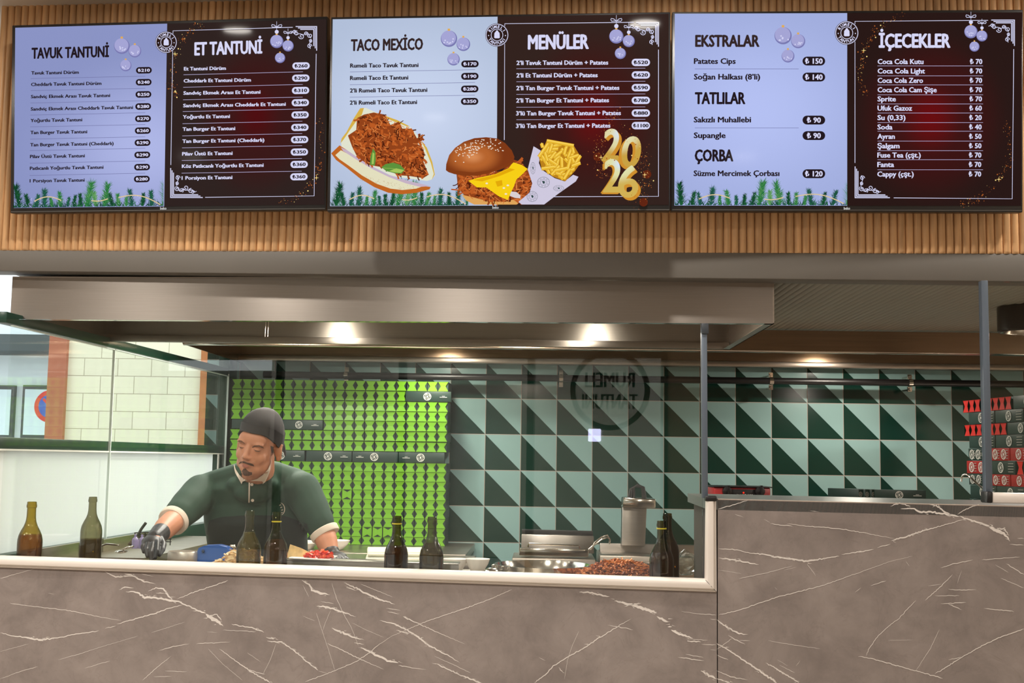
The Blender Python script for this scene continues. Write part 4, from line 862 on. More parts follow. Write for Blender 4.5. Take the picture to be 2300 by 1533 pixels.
# burger picture
def sB(x, y): return (980+x/6.765, 290+y/6.765)
BUN = [scr('screen bun brown', (172, 92, 40)), scr('screen bun shine', (206, 140, 86)), scr('screen bun dark', (128, 58, 22)), scr('screen cheese', (246, 206, 22)), scr('screen cheese shade', (226, 168, 10)), scr('screen sesame white', (240, 226, 208)), scr('screen bun pale', (222, 164, 90))]
fill_ = [(310, 690), (600, 700), (1000, 640), (1180, 470), (1300, 510), (1420, 680), (1460, 820), (1430, 930), (1300, 1080), (1100, 1130), (700, 1140), (430, 1010), (330, 900), (320, 780)]
fo = [sB(*q) for q in fill_]; b2 = tv.shape('burger_picture', [fo], MEAT[1]); 
tv.shape('bun_base', [[sB(*q) for q in [(390, 1000), (560, 1040), (800, 1100), (1050, 1110), (1250, 1050), (1300, 1060), (1240, 1140), (1220, 1150), (580, 1150), (460, 1090)]]], BUN[6], b2)
fo2 = [sB(*q) for q in fill_[:9]+[(1200, 1090), (800, 1100), (420, 1000)]+fill_[12:]]
shreds(tv, fo2, 340, 13.5, 5.0, 8, b2, .2)
for p_ in ([(230, 920), (330, 930), (450, 900)], [(330, 1010), (420, 960), (560, 950)], [(1400, 760), (1470, 770), (1525, 775)]): tv.shape('meat_edge', [stroke([sB(*q) for q in p_], 3)], MEAT[2], b2)
tv.shape('onion', [[sB(*q) for q in [(1130, 950), (1220, 960), (1280, 1010), (1280, 1055), (1200, 1050), (1120, 1020)]]], scr('screen onion', (216, 206, 210)), b2)
ch = tv.shape('cheese_slice', [[sB(*q) for q in [(490, 790), (620, 750), (900, 690), (1100, 600), (1170, 510), (1300, 550), (1390, 610), (1300, 700), (1220, 770), (1180, 880), (1130, 980), (1090, 1080), (960, 1030), (860, 960), (760, 890), (620, 890)]]], BUN[3], b2)
tv.shape('cheese_shade', [[sB(*q) for q in p] for p in ([(560, 780), (900, 700), (1120, 600), (1200, 620), (960, 720), (700, 800)], [(900, 800), (1000, 780), (1010, 860), (930, 880)])], BUN[4], ch)
tv.shape('cheese_gleam', [circ(*sB(x, y), 3, 8, 2) for x, y in ((770, 830), (1060, 990), (1030, 900), (1090, 860))], BUN[5], ch)
top = [(150, 630), (155, 540), (200, 400), (290, 290), (420, 200), (580, 145), (760, 130), (930, 150), (1050, 220), (1150, 330), (1190, 430), (1170, 520), (1080, 580), (950, 630), (780, 680), (600, 715), (450, 715), (280, 690), (190, 660)]
BUNG = screen_grad('screen bun glow', (126, 56, 22), (216, 140, 86), tv.p(*sB(560, 430)), (.105, .062), c2=(182, 100, 46))
bt = tv.shape('bun_top', [[sB(*q) for q in top]], BUNG, b2)
tv.shape('bun_under', [[sB(*q) for q in [(150, 630), (190, 660), (280, 690), (450, 715), (600, 715), (780, 680), (950, 630), (1080, 580), (1170, 520), (1180, 480), (1050, 550), (800, 630), (560, 665), (330, 640)]]], BUN[2], bt)
r = random.Random(21); out = []
while len(out) < 95:
    x, y = r.gauss(600, 230), r.gauss(290, 110)
    if inside((x, y), [(220, 420), (320, 280), (480, 190), (700, 145), (920, 165), (1080, 270), (1160, 420), (900, 330), (700, 280), (520, 480), (330, 560)]): out.append(circ(*sB(x, y), 1.7, 7, 1.1, r.random()*3))
tv.shape('sesame', out, BUN[5], bt)
# fries picture
CONE = scr('screen paper cone', (206, 200, 222)); FR = [scr('screen fry', (232, 184, 50)), scr('screen fry light', (248, 212, 96)), scr('screen fry dark', (186, 128, 26))]
c1 = tv.shape('fries_picture', [[sB(*q) for q in [(1480, 268), (1600, 340), (1560, 520), (1600, 620), (1800, 750), (1950, 800), (2080, 700), (2160, 730), (2120, 800), (1850, 990), (1640, 1150), (1300, 1150), (1250, 1110), (1420, 970), (1460, 830), (1390, 620)]]], CONE)
r = random.Random(31); fr = [[], [], []]
FP = [(1560, 430), (1680, 180), (2090, 260), (2190, 420), (2180, 540), (2110, 640), (1960, 800), (1780, 730), (1600, 600)]
k = 0
while k < 75:
    x, y = r.uniform(1540, 2190), r.uniform(170, 790)
    if not inside((x, y), FP): continue
    a = r.choice([-1.2, -1.0, -.3, .1, 1.2, 1.4, 1.0])+r.gauss(0, .25); l = r.uniform(90, 190); k += 1
    x0, y0, x1, y1 = x-cos(a)*l/2, y-sin(a)*l/2, x+cos(a)*l/2, y+sin(a)*l/2
    if not (inside((x0, y0), FP) and inside((x1, y1), FP)): continue
    q = [sB(x0, y0), sB(x1, y1)]; fr[0].append((stroke(q, 8.2), 2)); fr[0].append((stroke(q, 6.8), 0)); fr[0].append((stroke([(q[0][0]+.8, q[0][1]-1.2), (q[1][0]+.8, q[1][1]-1.2)], 2.2), 1))
for f in ([(1680, 185), (2090, 260)], [(1560, 430), (1700, 230)], [(1600, 225), (1620, 290)], [(2080, 590), (2190, 410)], [(2060, 570), (2190, 520)], [(1800, 640), (1990, 600)], [(1600, 610), (1800, 580)]):
    q = [sB(*f[0]), sB(*f[1])]; fr[0].append((stroke(q, 8.2), 2)); fr[0].append((stroke(q, 7), 0)); fr[0].append((stroke([(q[0][0], q[0][1]-1.4), (q[1][0], q[1][1]-1.4)], 2.4), 1))
fb = tv.shape('fries', [[sB(*q) for q in FP]], FR[2], c1)
zz = tv.n
mb = MB()
for i, (poly, ci) in enumerate(fr[0]): mb.add([(*tv.p(*q), .0009+.00006*tv.n+i*.0000035) for q in poly], [tuple(range(len(poly)))], ci)
tv.n += 18
mb.build('fry', FR, fb, world=False)
DKG = scr('screen logo green', (50, 74, 74))
lg = []
for x, y, rx, ry in ((1630, 815, 95, 82), (1460, 1030, 82, 80), (1470, 600, 40, 90), (1860, 905, 80, 45)):
    for ang in range(26):
        a0, a1 = 2*pi*ang/26, 2*pi*(ang+1)/26
        for f0, f1 in ((.95, 1.0), (.50, .54)): lg.append([sB(x+rx*f*cos(a), y+ry*f*sin(a)) for f, a in ((f0, a0), (f1, a0), (f1, a1), (f0, a1))])
        if ang % 3: lg.append([sB(x+rx*f*cos(a), y+ry*f*sin(a)) for f, a in ((.64, a0+.06), (.84, a0+.06), (.84, a1-.12), (.64, a1-.12))])
    lg.append([sB(x+rx*.25*u, y+ry*.25*v) for u, v in ((-1, -1), (.6, -1), (1, 0), (.6, 1), (-.2, 1))])
tv.shape('cone_print', lg, DKG, c1)
# golden year numerals
def sY(x, y): return (1320+x/7.667, 270+y/7.667)
GF = screen_grad('screen gold face', (200, 160, 66), (214, 226, 240), tv.p(*sY(560, 250)), (.085, .075), c2=(222, 216, 168)); GS = scr('screen gold side', (206, 142, 46))
GF2 = screen_grad('screen gold face low', (208, 176, 84), (212, 226, 244), tv.p(*sY(560, 760)), (.075, .070), c2=(222, 222, 170))
def digit(ch, cx, yb, w, h, lean, m, dx, dy):
    vs, fs = text_mesh(ch, 0, 6); xa = min(v[0] for v in vs); xb = max(v[0] for v in vs); ya = min(v[1] for v in vs); ybm = max(v[1] for v in vs)
    def place(ox_, oy_, z): return [(*tv.p(*sY(cx+((vx-xa)/(xb-xa)-.5)*w+lean*((vy-ya)/(ybm-ya)-.5)+ox_, yb-(vy-ya)/(ybm-ya)*h+oy_)), z) for vx, vy in vs]
    mb = MB(); n = 6
    for i in range(n):
        for k, (a, b) in enumerate(((0, 0), (18, 0), (-18, 0), (0, 16), (0, -16))): mb.add(place(dx*(n-i)/n+a, dy*(n-i)/n+b, .0009+.00006*tv.n+i*.000015+k*2e-6), fs)
    tv.n += 2; g = mb.build('numeral', GS, yr, world=False); mb = MB()
    z = tv.layer(); tv.layer()
    for k, (a, b) in enumerate(((0, 0), (16, 0), (-16, 0), (10, 12), (-10, -12), (10, -12), (-10, 12), (0, 14), (0, -14))): mb.add(place(a, b, z+k*4e-6), fs)
    mb.build('numeral_face', m, g, world=False)
BOK = scr('screen bokeh', (96, 36, 18)); yr = tv.shape('year_picture', [circ(*sY(170, 640), 9.5, 20)], BOK)
for q in ((1020, 940), (960, 1420)): tv.shape('light_spot', [circ(*sY(*q), 9.5, 20)], BOK, yr)
digit('2', 410, 700, 260, 530, 60, GF, 45, 45); digit('0', 750, 810, 300, 510, 60, GF, -45, 30)
digit('2', 430, 1240, 280, 550, 30, GF2, -35, 25); digit('6', 700, 1330, 320, 530, 20, GF2, 40, 45)
sparks(tv, [sY(*q) for q in ((520, -150), (300, 150), (170, 430), (230, 650), (230, 860), (300, 1000))], 150, 9, 14)
sparks(tv, [sY(*q) for q in ((620, 200), (960, 600), (960, 740), (980, 950), (1000, 1160), (860, 1400))], 150, 9, 15)

# ---- right screen
def sR(x, y): return (1490+x/2.8395, y/2.8395)
tv = TV('R', 'right menu screen listing EKSTRALAR, TATLILAR, CORBA and drinks', None)
lightR = screen_grad('pale screen right', (160, 172, 220), (180, 192, 242), tv.p(1700, 250), (.5, .4))
darkR = screen_grad('dark screen right', (40, 24, 22), (104, 12, 16), tv.p(2090, 265), (.26, .30), c2=(60, 20, 20))
base(tv, [(1507.6, 26.4), (2300, 22.9), (2296.5, 475.4), (1507.6, 473.7)], [(1515.5, 31), (2296, 28), (2293, 462), (1514.7, 461.5)], (1902.7, 1902.7), lightR, darkR)
logo(tv, 1902, 468)
for t_, x0, y, x1 in (('EKSTRALAR', 202, 297, 613), ('TATLILAR', 200, 662, 523), ('ÇORBA', 199, 1027, 446)): tv.text('heading', t_, *sR(x0, y), *sR(x1, y), 25.4, BRN if y < 300 else INK, .05)
for t_, x0, y, x1 in (('Patates Cips', 194, 407, 461), ('Soğan Halkası (8’li)', 194, 507, 617), ('Sakızlı Muhallebi', 193, 780, 559), ('Supangle', 193, 880, 397), ('Süzme Mercimek Çorbası', 192, 1122, 740)): tv.text('menu_line', t_, *sR(x0, y), *sR(x1, y), 12.2, INK, .038)
for y, pr in ((390, '150'), (492, '140'), (766, '90'), (865, '90'), (1108, '120')): tv.pill(*sR(959, y), 51, 20, '₺ '+pr, INK, WHITE, 0, .78 if len(pr) > 2 else .62, .58)
tv.line('divider', [[sR(200, 440), sR(862, 440)], [sR(200, 816), sR(862, 816)]], .9, DIV)
tv.text('heading', 'İÇECEKLER', *sR(1372, 303), *sR(1830, 303), 30, WHITE, .05)
dr = [('Coca Cola Kutu', 409, 1658, 70), ('Coca Cola Light', 469, 1667, 70), ('Coca Cola Zero', 529, 1655, 70), ('Coca Cola Cam Şişe', 589, 1742, 70), ('Sprite', 647, 1482, 70), ('Ufuk Gazoz', 706, 1585, 60), ('Su (0,33)', 766, 1543, 20), ('Soda', 826, 1460, 40), ('Ayran', 886, 1475, 50), ('Şalgam', 946, 1505, 50), ('Fuse Tea (çşt.)', 1005, 1640, 70), ('Fanta', 1065, 1470, 70), ('Cappy (çşt.)', 1126, 1595, 70)]
for i, (t_, y, xr, pr) in enumerate(dr):
    tv.text('menu_line', t_, *sR(1365-.25*i, y), *sR(xr, y), 11, WHITE, .038); tv.text('price', '₺ %d' % pr, *sR(1953-.7*i, y), *sR(2033-.7*i, y), 11, WHITE, .038)
tv.line('divider', [[sR(1364, y), sR(2036, y)] for y in (422, 485, 543, 606, 664, 722, 783, 838, 901, 962, 1019, 1083)], .9, DIVW)
tv.line('border_line', [[sR(1220, 1040), sR(1220, 138), sR(2068, 132)], [sR(2232, 315), sR(2222, 1268), sR(1467, 1262)]], 1.4, WHITE)
corner(tv, *sR(2236, 130), -1, 1, 52, 58); corner(tv, *sR(1221, 1261), 1, -1, 78, 70)
emblem(tv, *sR(1168, 212), 26.8)
for a in ((762, 230, 55), (858, 265, 45), (793, 360, 41)): bauble(tv, *sR(a[0], a[1]), a[2]/2.84)
for a in ((1958, 205, 42, 1), (2028, 232, 35, 1), (1980, 300, 32, 0)): bauble(tv, *sR(a[0], a[1]), a[2]/2.84, a[3])
pines(tv, 1515, 1902, 461.5, 461.7, 3)
sparks(tv, [sR(*q) for q in ((1530, 95), (1350, 185), (1275, 325), (1250, 500), (1290, 610))], 130, 5, 24)
sparks(tv, [sR(*q) for q in ((2165, 730), (2210, 1000), (2135, 1145), (2005, 1270), (1890, 1305))], 120, 5, 25)
# ------------------------------------------------------------------ worktops inside the kitchen
BZ = 1.035                                                            # back counter
bc = thing('back_counter', 'steel back counter along the tiled wall carrying the wall of green-ended boxes', 'counter', (-1.03, 6.3, 0))
m = MB(); m.box((-1.03, 6.33, BZ-.02), (1.34, .80, .04)); m.build('worktop', STEEL2, bc, 0, .004)
m = MB(); m.box((-1.03, 6.36, .5), (1.30, .7, .96)); m.build('base', STEEL2, bc)
SZ = 1.225
sc = thing('side_cabinet', 'tall steel cabinet along the tiled wall behind the tall counter', 'cabinet', (2.2, 6.3, 0))
m = MB(); m.box((2.45, 6.22, SZ/2), (2.8, .98, SZ)); m.box((2.95, 5.45, SZ/2), (1.8, .60, SZ)); m.build('body', STEEL2, sc, 0, .004)
FZ = 1.00                                                             # front kitchen worktop, below the rail
fc = thing('kitchen_worktop', 'steel worktop behind the low counter with a raised front edge', 'counter', (-.5, 4.3, 0))
m = MB(); m.slab([on(CTR, -1.74, FZ, .04), on(CTR, .51, FZ, .04), (.51, 4.74, FZ), (-1.74, 4.54, FZ)], (0, 0, -.03)); m.build('worktop', STEEL2, fc)
m = MB(); m.slab([on(CTR, -1.70, .1, .06), on(CTR, .50, .1, .06), (.50, 4.70, .1), (-1.70, 4.50, .1)], (0, 0, FZ-.14)); m.build('base', STEEL2, fc)
RAIL = (CTR[0]+.30, CTR[1])
q = [at(640, 1290, *RAIL), at(1030, 1300, *RAIL), at(1030, 1266, *RAIL), at(640, 1255, *RAIL)]
m = MB(); m.slab(q, (0, .012, 0)); m.slab([q[3], q[2], q[2]+Vector((0, .10, 0)), q[3]+Vector((0, .10, 0))], (0, 0, -.004)); m.build('raised_edge', STEEL, fc, 0, .002)
RZ = q[3].z
# side worktop along the left window with an upstand
m = MB(); m.box((-1.59, 5.25, 1.09), (.26, 1.3, .03)); sw = thing('side_worktop', 'steel side worktop with upstand under the frosted window', 'counter', (-1.6, 5.25, 0))
m.build('worktop', STEEL2, sw); m = MB(); m.box((-1.72, 5.0, 1.125), (.012, .8, .06)); m.box((-1.72, 4.52, 1.10), (.012, .66, .12)); m.build('upstand', STEEL2, sw, 0, .002); m = MB(); m.box((-1.58, 5.25, .54), (.22, 1.26, 1.07)); m.build('base', mat('cream base tile', (206, 192, 168), .4), sw)

for c in sw.children:
    for v in c.data.vertices: v.co.x -= .042*(6.6-(v.co.y+5.25))*.6
# ------------------------------------------------------------------ oil bottles on the ledge behind the glass
BG = glass('brown green bottle glass', (.64, .52, .13), (.06, .04, .008), k=1.5); BG2 = glass('dark amber bottle glass', (.40, .30, .11), (.04, .025, .008), k=1.6); BG3 = glass('pale olive bottle glass', (.80, .80, .56), (.12, .12, .04), k=1.6)
BG4 = glass('grey olive bottle glass', (.50, .48, .34), (.07, .06, .03), k=1.4); BG5 = glass('dark olive bottle glass', (.44, .40, .12), (.045, .04, .01), k=1.6)
OIL = glass('amber oil', (.92, .62, .14), (.5, .24, .03), murk=(150, 92, 18), mf=.16); OIL2 = glass('olive oil', (.74, .62, .14), (.34, .26, .04), murk=(122, 104, 20), mf=.34); OIL3 = glass('dark vinegar', (.46, .29, .10), (.13, .07, .02), murk=(104, 62, 22), mf=.34)
RUBBER = mat('yellow rubber band', (196, 178, 46), .6)
def bottle(label, x, ytop, wpx, Y, gl_, oil, fill, band=None):
    p = at(x, ytop, Y); s = wpx/F_PX*Y/.078; z0 = FZ+.001; H = p.z-z0; q_ = H/s-.30   # q_: extra body length
    t = thing('oil_bottle', label, 'bottle', (p.x, Y, z0), group='glass bottles behind the screen')
    pr = [(.001, .004), (.030, 0), (.037, .003), (.039, .012), (.039, .165), (.0385, .178), (.0355, .193), (.029, .208), (.0215, .222), (.0165, .236), (.0145, .250), (.0138, .278), (.0138, .280), (.0158, .281), (.0160, .290), (.0148, .2915), (.0146, .299), (.0128, .30)]
    pr = [(r, z if z < .1 else z+q_) for r, z in pr]; fill = (H-fill)/H if fill else 0
    m = MB(); m.lathe([(r*s, z*s) for r, z in pr], 36, caps=False); m.build('glass_body', gl_, t, 30, world=False)
    if fill:
        lv = fill*H; q = [(.001, .006)]+[(max(.001, r-.0022), max(z, .006)) for r, z in pr[1:] if z*s < lv-.002]
        def rad(z):
            for (r0, z0_), (r1, z1) in zip(pr[1:], pr[2:]):
                if z0_ <= z <= z1: return r0+(r1-r0)*(z-z0_)/(z1-z0_+1e-9)-.0022
            return .03
        q += [(rad(lv/s), lv/s), (.001, lv/s)]
        m = MB(); m.lathe([(r*s, z*s) for r, z in q], 32, caps=False); m.build('liquid', oil, t, 40, world=False)
    if band:
        zb = H-band; m = MB(); m.lathe([(.0142*s, zb-.0022), (.0162*s, zb-.0018), (.0163*s, zb+.0018), (.0142*s, zb+.0022)], 20, caps=False); m.build('rubber_band', RUBBER, t, 40, world=False)
    return t
def GY(x, off): # a depth just behind the glass
    return (CTR[0]+CTR[1]*(x-1214)/F_PX*3.95+off)
bottle('half-filled brown glass oil bottle at the far left of the ledge', 72, 1126, 54, GY(72, .12), BG, OIL, .112)
bottle('oil bottle with bluish reflections, second from the left beside the steel ladle', 209, 1115, 47, GY(210, .34), BG4, OIL2, .15)
bottle('olive oil bottle in front of the pile of shredded chicken, left of the banded one', 562, 1146, 54, GY(563, .11), BG3, OIL2, .072)
bottle('brown oil bottle with a yellow rubber band, beside the chicken pile', 622, 1149, 53, GY(622, .11), BG3, OIL3, .092, .032)
bottle('dark bottle with a yellow rubber band in front of the green-ended boxes', 892, 1158, 53, GY(892, .11), BG2, OIL3, .10, .0255)
bottle('dark olive bottle without a band in front of the green-ended boxes', 971, 1160, 54, GY(972, .11), BG5, OIL2, .085)
bottle('brown bottle with a bright yellow band in front of the browned meat', 1486, 1169, 54, GY(1486, .11), BG2, OIL, .10, .0245)
bottle('tall dark bottle standing just behind the yellow-banded one by the meat', 1499, 1152, 52, GY(1499, .22), BG2, OIL3, .09)

# ------------------------------------------------------------------ wall of long boxes seen end-on
CARD = mat('dark green card', (30, 52, 46), .45, var=.05, scale=30); LIME = mat('lime green card flap', (104, 160, 36), .34, island=.06)
LOGOW = mat('white print on card', (206, 206, 198), .5)
BX, BH, BD = .0560, .0525, .245
BY = 6.455
def long_box_mesh():
    mb = MB(); w, h = BX*.49, BH*.485; d = BD
    mb.add([(-w, 0, -h), (w, 0, -h), (w, 0, h), (-w, 0, h), (-w, d, -h), (w, d, -h), (w, d, h), (-w, d, h)], [(0, 1, 5, 4), (1, 2, 6, 5), (2, 3, 7, 6), (3, 0, 4, 7), (4, 5, 6, 7)])
    mb.add([(-w, .007, -h), (w, .007, -h), (w, .007, h), (-w, .007, h)], [(0, 1, 2, 3)]); return mb
def flap_mesh():
    mb = MB(); w, h = BX*.49, BH*.485; c = .47
    mb.add([(-w, .0, h), (w, .0, h), (w*c, .0016, .001), (-w*c, .0016, .001)], [(0, 1, 2, 3)]); mb.add([(-w, 0, -h), (w, 0, -h), (w*c, .0016, .001), (-w*c, .0016, .001)], [(0, 1, 2, 3)])
    mb.add([(-w*.9, -.0012, h*.98), (w*.9, -.0012, h*.98), (w*.86, .0005, h*.80), (-w*.86, .0005, h*.80)], [(0, 1, 2, 3)]); return mb
def emblem_on(mb, c, ux, uy, r, mi):
    for k in range(20):
        a0, a1 = 2*pi*k/20, 2*pi*(k+1)/20
        for f0, f1 in ((.82, 1), (.48, .56)): mb.add([c+ux*(f*r*cos(a))+uy*(f*r*sin(a)) for f, a in ((f0, a0), (f1, a0), (f1, a1), (f0, a1))], [(0, 1, 2, 3)], mi)
        if k % 5 in (0, 1, 2): mb.add([c+ux*(f*r*cos(a))+uy*(f*r*sin(a)) for f, a in ((.62, a0+.04), (.78, a0+.04), (.78, a1-.08), (.62, a1-.08))], [(0, 1, 2, 3)], mi)
    mb.add([c+ux*(r*.2*u)+uy*(r*.26*v) for u, v in ((-1, -1), (1, -1), (1.1, .5), (.5, 1), (-.5, 1), (-1.1, .5))], [tuple(range(6))], mi)
def ordinal(n): return ['first', 'second', 'third', 'fourth', 'fifth', 'sixth', 'seventh', 'eighth', 'ninth', 'tenth', 'eleventh', 'twelfth', 'thirteenth', 'fourteenth', 'fifteenth', 'sixteenth', 'seventeenth', 'eighteenth', 'nineteenth', 'twentieth', 'twenty-first'][n-1]
rows = [856.7, 878.7, 901.8, 923.8, 945.9, 967.6, 990.7, 1013.7, 1037.5, 1057.8, 1078.9, 1099, 1120, 1140.6, 1161, 1182, 1202, 1220.6]
zt = [at(1000, y, BY).z for y in rows]
zt = [BZ+.001+(z-zt[-1])*(zt[0]-BZ-.001)/(zt[0]-zt[-1]) for z in zt]   # stack stands on the counter
bx0 = at(521.5, 847, BY).x
proto = None
rb = random.Random(5)
def put_box(i, j, X, Y, zc, sz, rot=0.0, yaw=0.0, label=None):
    global proto
    if proto is None:
        proto = thing('food_box', '-', 'box', group='long boxes with lime ends in the wall of boxes')
        long_box_mesh().build('carton', CARD, proto, world=False); flap_mesh().build('end_flap', LIME, proto, world=False); t = proto
    else: t = copy_tree(proto)
    t.location = (X, Y, zc); t.rotation_euler = (0, rot, yaw); t.scale = (1, 1, sz); t['label'] = label; return t
ncol = 21
side = {1: (17, 21), 4: (0, 9), 7: (2, 21)}
for i in range(17):
    h = zt[i]-zt[i+1]; zc = (zt[i]+zt[i+1])/2
    for j in range(ncol):
        if i in side and side[i][0] <= j < side[i][1]: continue
        rot = pi/2 if (i, j) in ((15, 13), (15, 14), (15, 15), (11, 11)) else 0
        if i >= 10 and j < 3: continue
        lab = 'lime-ended long box in the %s row from the top, %s from the left' % (ordinal(i+1), ordinal(j+1))
        if rot: lab = 'lime-ended long box turned on its side, %s row from the top, %s from the left' % (ordinal(i+1), ordinal(j+1))
        put_box(i, j, bx0+(j+.5)*BX+rb.uniform(-.001, .001), BY+rb.uniform(-.003, .003), zc, min(1, h/BH*.995) if not rot else 1, rot, rb.uniform(-.01, .01), lab)
def side_box(xc, Y, zc, label, yaw=0.0, L_=.25, H=.05, flip=False, grp='dark boxes lying lengthwise in the wall of boxes', tint=None, scale=1.0):
    t = thing('food_box', label, 'box', (xc, Y, zc), yaw, grp)
    m = MB(); m.box((0, .028, 0), (L_*.985, .054, H*.97)); m.build('carton', tint or CARD, t, 0, .0015, world=False)
    m = MB(); ex = L_*.02; emblem_on(m, Vector((-ex, -.0006, 0)), Vector((1, 0, 0)), Vector((0, 0, 1)), H*.38, 0); m.build('emblem', LOGOW, t, world=False)
    m = MB(); k = -1 if flip else 1
    m.box((L_*.33*k, -.0008, .003), (.016, .0004, .0022)); m.box((L_*.33*k, -.0008, -.003), (.040, .0004, .0026)); m.build('print', LOGOW, t, world=False); return t
def rowz(i): return (zt[i]+zt[i+1])/2, zt[i]-zt[i+1]
z, h = rowz(1); side_box(at(962, 890, BY).x, BY-.004, z, 'dark green box lying lengthwise near the top right of the lime wall', H=h)
z, h = rowz(4)
for k, (x, l) in enumerate(((572, 'dark green box lying lengthwise behind the cap of the cook'), (674, 'dark green box lying lengthwise just right of the cap of the cook'))): side_box(at(x, 945, BY).x, BY-.004, z, l, H=h)
z, h = rowz(7)
for k, (x, l) in enumerate(((633, 'dark green box at the ear of the cook, first of four in a row'), (739, 'dark green box second in the row of four across the lime wall'), (843, 'dark green box third in the row of four across the lime wall'), (947, 'dark green box at the right end of the row of four'))): side_box(at(x, 1020, BY).x, BY-.004, z, l, H=h, flip=k > 1)

# ------------------------------------------------------------------ stack of red-ended and printed boxes at the right
REDF = mat('red card flap', (196, 40, 34), .35, island=.08); REDC = mat('red card', (150, 26, 24), .45, var=.1, scale=40)
yawR = math.radians(82)                                              # the stack's long face is turned towards the aisle
P0 = at(2174, 1118, 6.02); ur = Vector((cos(-yawR), sin(-yawR), 0)); un = Vector((-sin(yawR), -cos(yawR), 0))
P0.z = SZ
# row tops measured at the stack's left corner
ry = [899, 922, 945, 966, 989, 1012, 1036, 1057, 1082, 1104, 1128]
rz = [at(2175, y, 6.02).z for y in ry]; rz = [SZ+.001+(z-rz[-1])*(rz[0]-SZ-.001)/(rz[0]-rz[-1]) for z in rz]
def MR(u, zc, d=0.0): 
    o = P0+ur*u+un*(-d); return Matrix(((ur.x, -un.x, 0, o.x), (ur.y, -un.y, 0, o.y), (0, 0, 1, zc), (0, 0, 0, 1)))
rproto = None
def red_end(u, zc, sz, label, lime=False):
    global rproto
    if rproto is None:
        rproto = thing('food_box', '-', 'box', group='red-ended boxes in the right-hand stack'); long_box_mesh().build('carton', CARD, rproto, world=False); flap_mesh().build('end_flap', REDF, rproto, world=False); t = rproto
    else: t = copy_tree(rproto)
    M_ = MR(u, zc); t.matrix_basis = M_ @ Matrix.Diagonal((1, 1, sz, 1)); t['label'] = label
def lying(u, zc, H, label, L_=.25, tint=None, n=1):
    t = thing('food_box', label, 'box', mtx=MR(u, zc), group='printed boxes in the right-hand stack')
    m = MB(); m.box((0, .03, 0), (L_*.985, .056, H*.97)); m.build('carton', tint or CARD, t, 0, .0015, world=False)
    m = MB(); m2 = MB()
    for k in range(n):
        emblem_on(m, Vector(((k-(n-1)/2)*L_/n*(.9), -.0006, 0)), Vector((1, 0, 0)), Vector((0, 0, 1)), H*.40, 0)
        xx = (k-(n-1)/2)*L_/n*.9+L_/n*.36
        for q in (-.3, -.1, .1, .3): m2.box((xx, -.0006, q*H), (min(.05, L_/n*.22)*(1-.3*abs(q)), .0003, H*.05))
    m.build('emblem', LOGOW, t, world=False); m2.build('print', mat('faint print', (150, 150, 142), .5), t, world=False)
for i in range(10):
    zc = (rz[i]+rz[i+1])/2; h = rz[i]-rz[i+1]; o = ordinal(i+1)
    if i in (0, 2):
        n = 8 if i == 0 else 7
        for j in range(n): red_end((j+.5)*.0575-(.02 if i else .03), zc, h/BH*.99, 'red-ended box in the %s row of the right stack, %s from the left' % ('top' if i == 0 else 'third', ordinal(j+1)))
        lying(n*.0575+.10, zc, h, 'dark printed box at the right end of the %s row of the right stack' % ('top' if i == 0 else 'third'), .24)
    elif i in (1, 3, 7):
        lying(.145, zc, h, 'dark green box with emblem, left one in the %s row of the right stack' % o); lying(.40, zc, h, 'dark green box with emblem, right one in the %s row of the right stack' % o)
        red_end(.56, zc, h/BH*.99, 'red-ended box at the right end of the %s row of the right stack' % o)
    elif i == 5:
        lying(.09, zc, h, 'red printed box with round emblems low in the left of the right stack', .20, REDC, 2); lying(.32, zc, h, 'dark green box beside the red printed one in the right stack'); red_end(.49, zc, h/BH*.99, 'red-ended box at the right end of the sixth row of the right stack')
    else:
        lying(.11, zc, h, 'dark box printed with three emblems, left in the %s row of the right stack' % o, .20, None, 3)
        lying(.31, zc, h, 'red box printed with emblems, middle of the %s row of the right stack' % o, .17, REDC, 2); lying(.48, zc, h, 'red printed box at the right end of the %s row of the right stack' % o, .15, REDC, 1)
# low pile of dark boxes in front of the tiles
p = at(1995, 1118, 6.05); pz = at(1995, 1098, 6.05).z
m_ = thing('box_stand', 'steel shelf block under the dark boxes, mostly hidden by the tall counter', 'stand', (p.x, 6.1, SZ)); q = MB(); q.box((p.x, 6.14, (SZ+pz-.052)/2), (.40, .30, pz-.052-SZ)); q.build('block', STEEL2, m_)
side_box(at(2022, 1108, 5.98).x, 5.98, pz-.026, 'dark green box with emblem lying in front of the tiles right of the stove', -.06, .25, .05, grp='dark boxes lying by the tiles')
for k in range(4):
    x = 1933+14.5*k; t = thing('food_box', 'dark box seen end-on beside the lying one, %s from the left' % ordinal(k+1), 'box', (at(x, 1108, 6.0).x, 6.0, pz-.026), .5, 'dark end-on boxes lying by the tiles')
    m = MB(); m.box((0, .11, 0), (.026, .22, .049)); m.build('carton', CARD, t, 0, .0015, world=False); m = MB(); emblem_on(m, Vector((0, -.0006, 0)), Vector((1, 0, 0)), Vector((0, 0, 1)), .012, 0); m.build('emblem', mat('faint print', (150, 150, 142), .5), t, world=False)
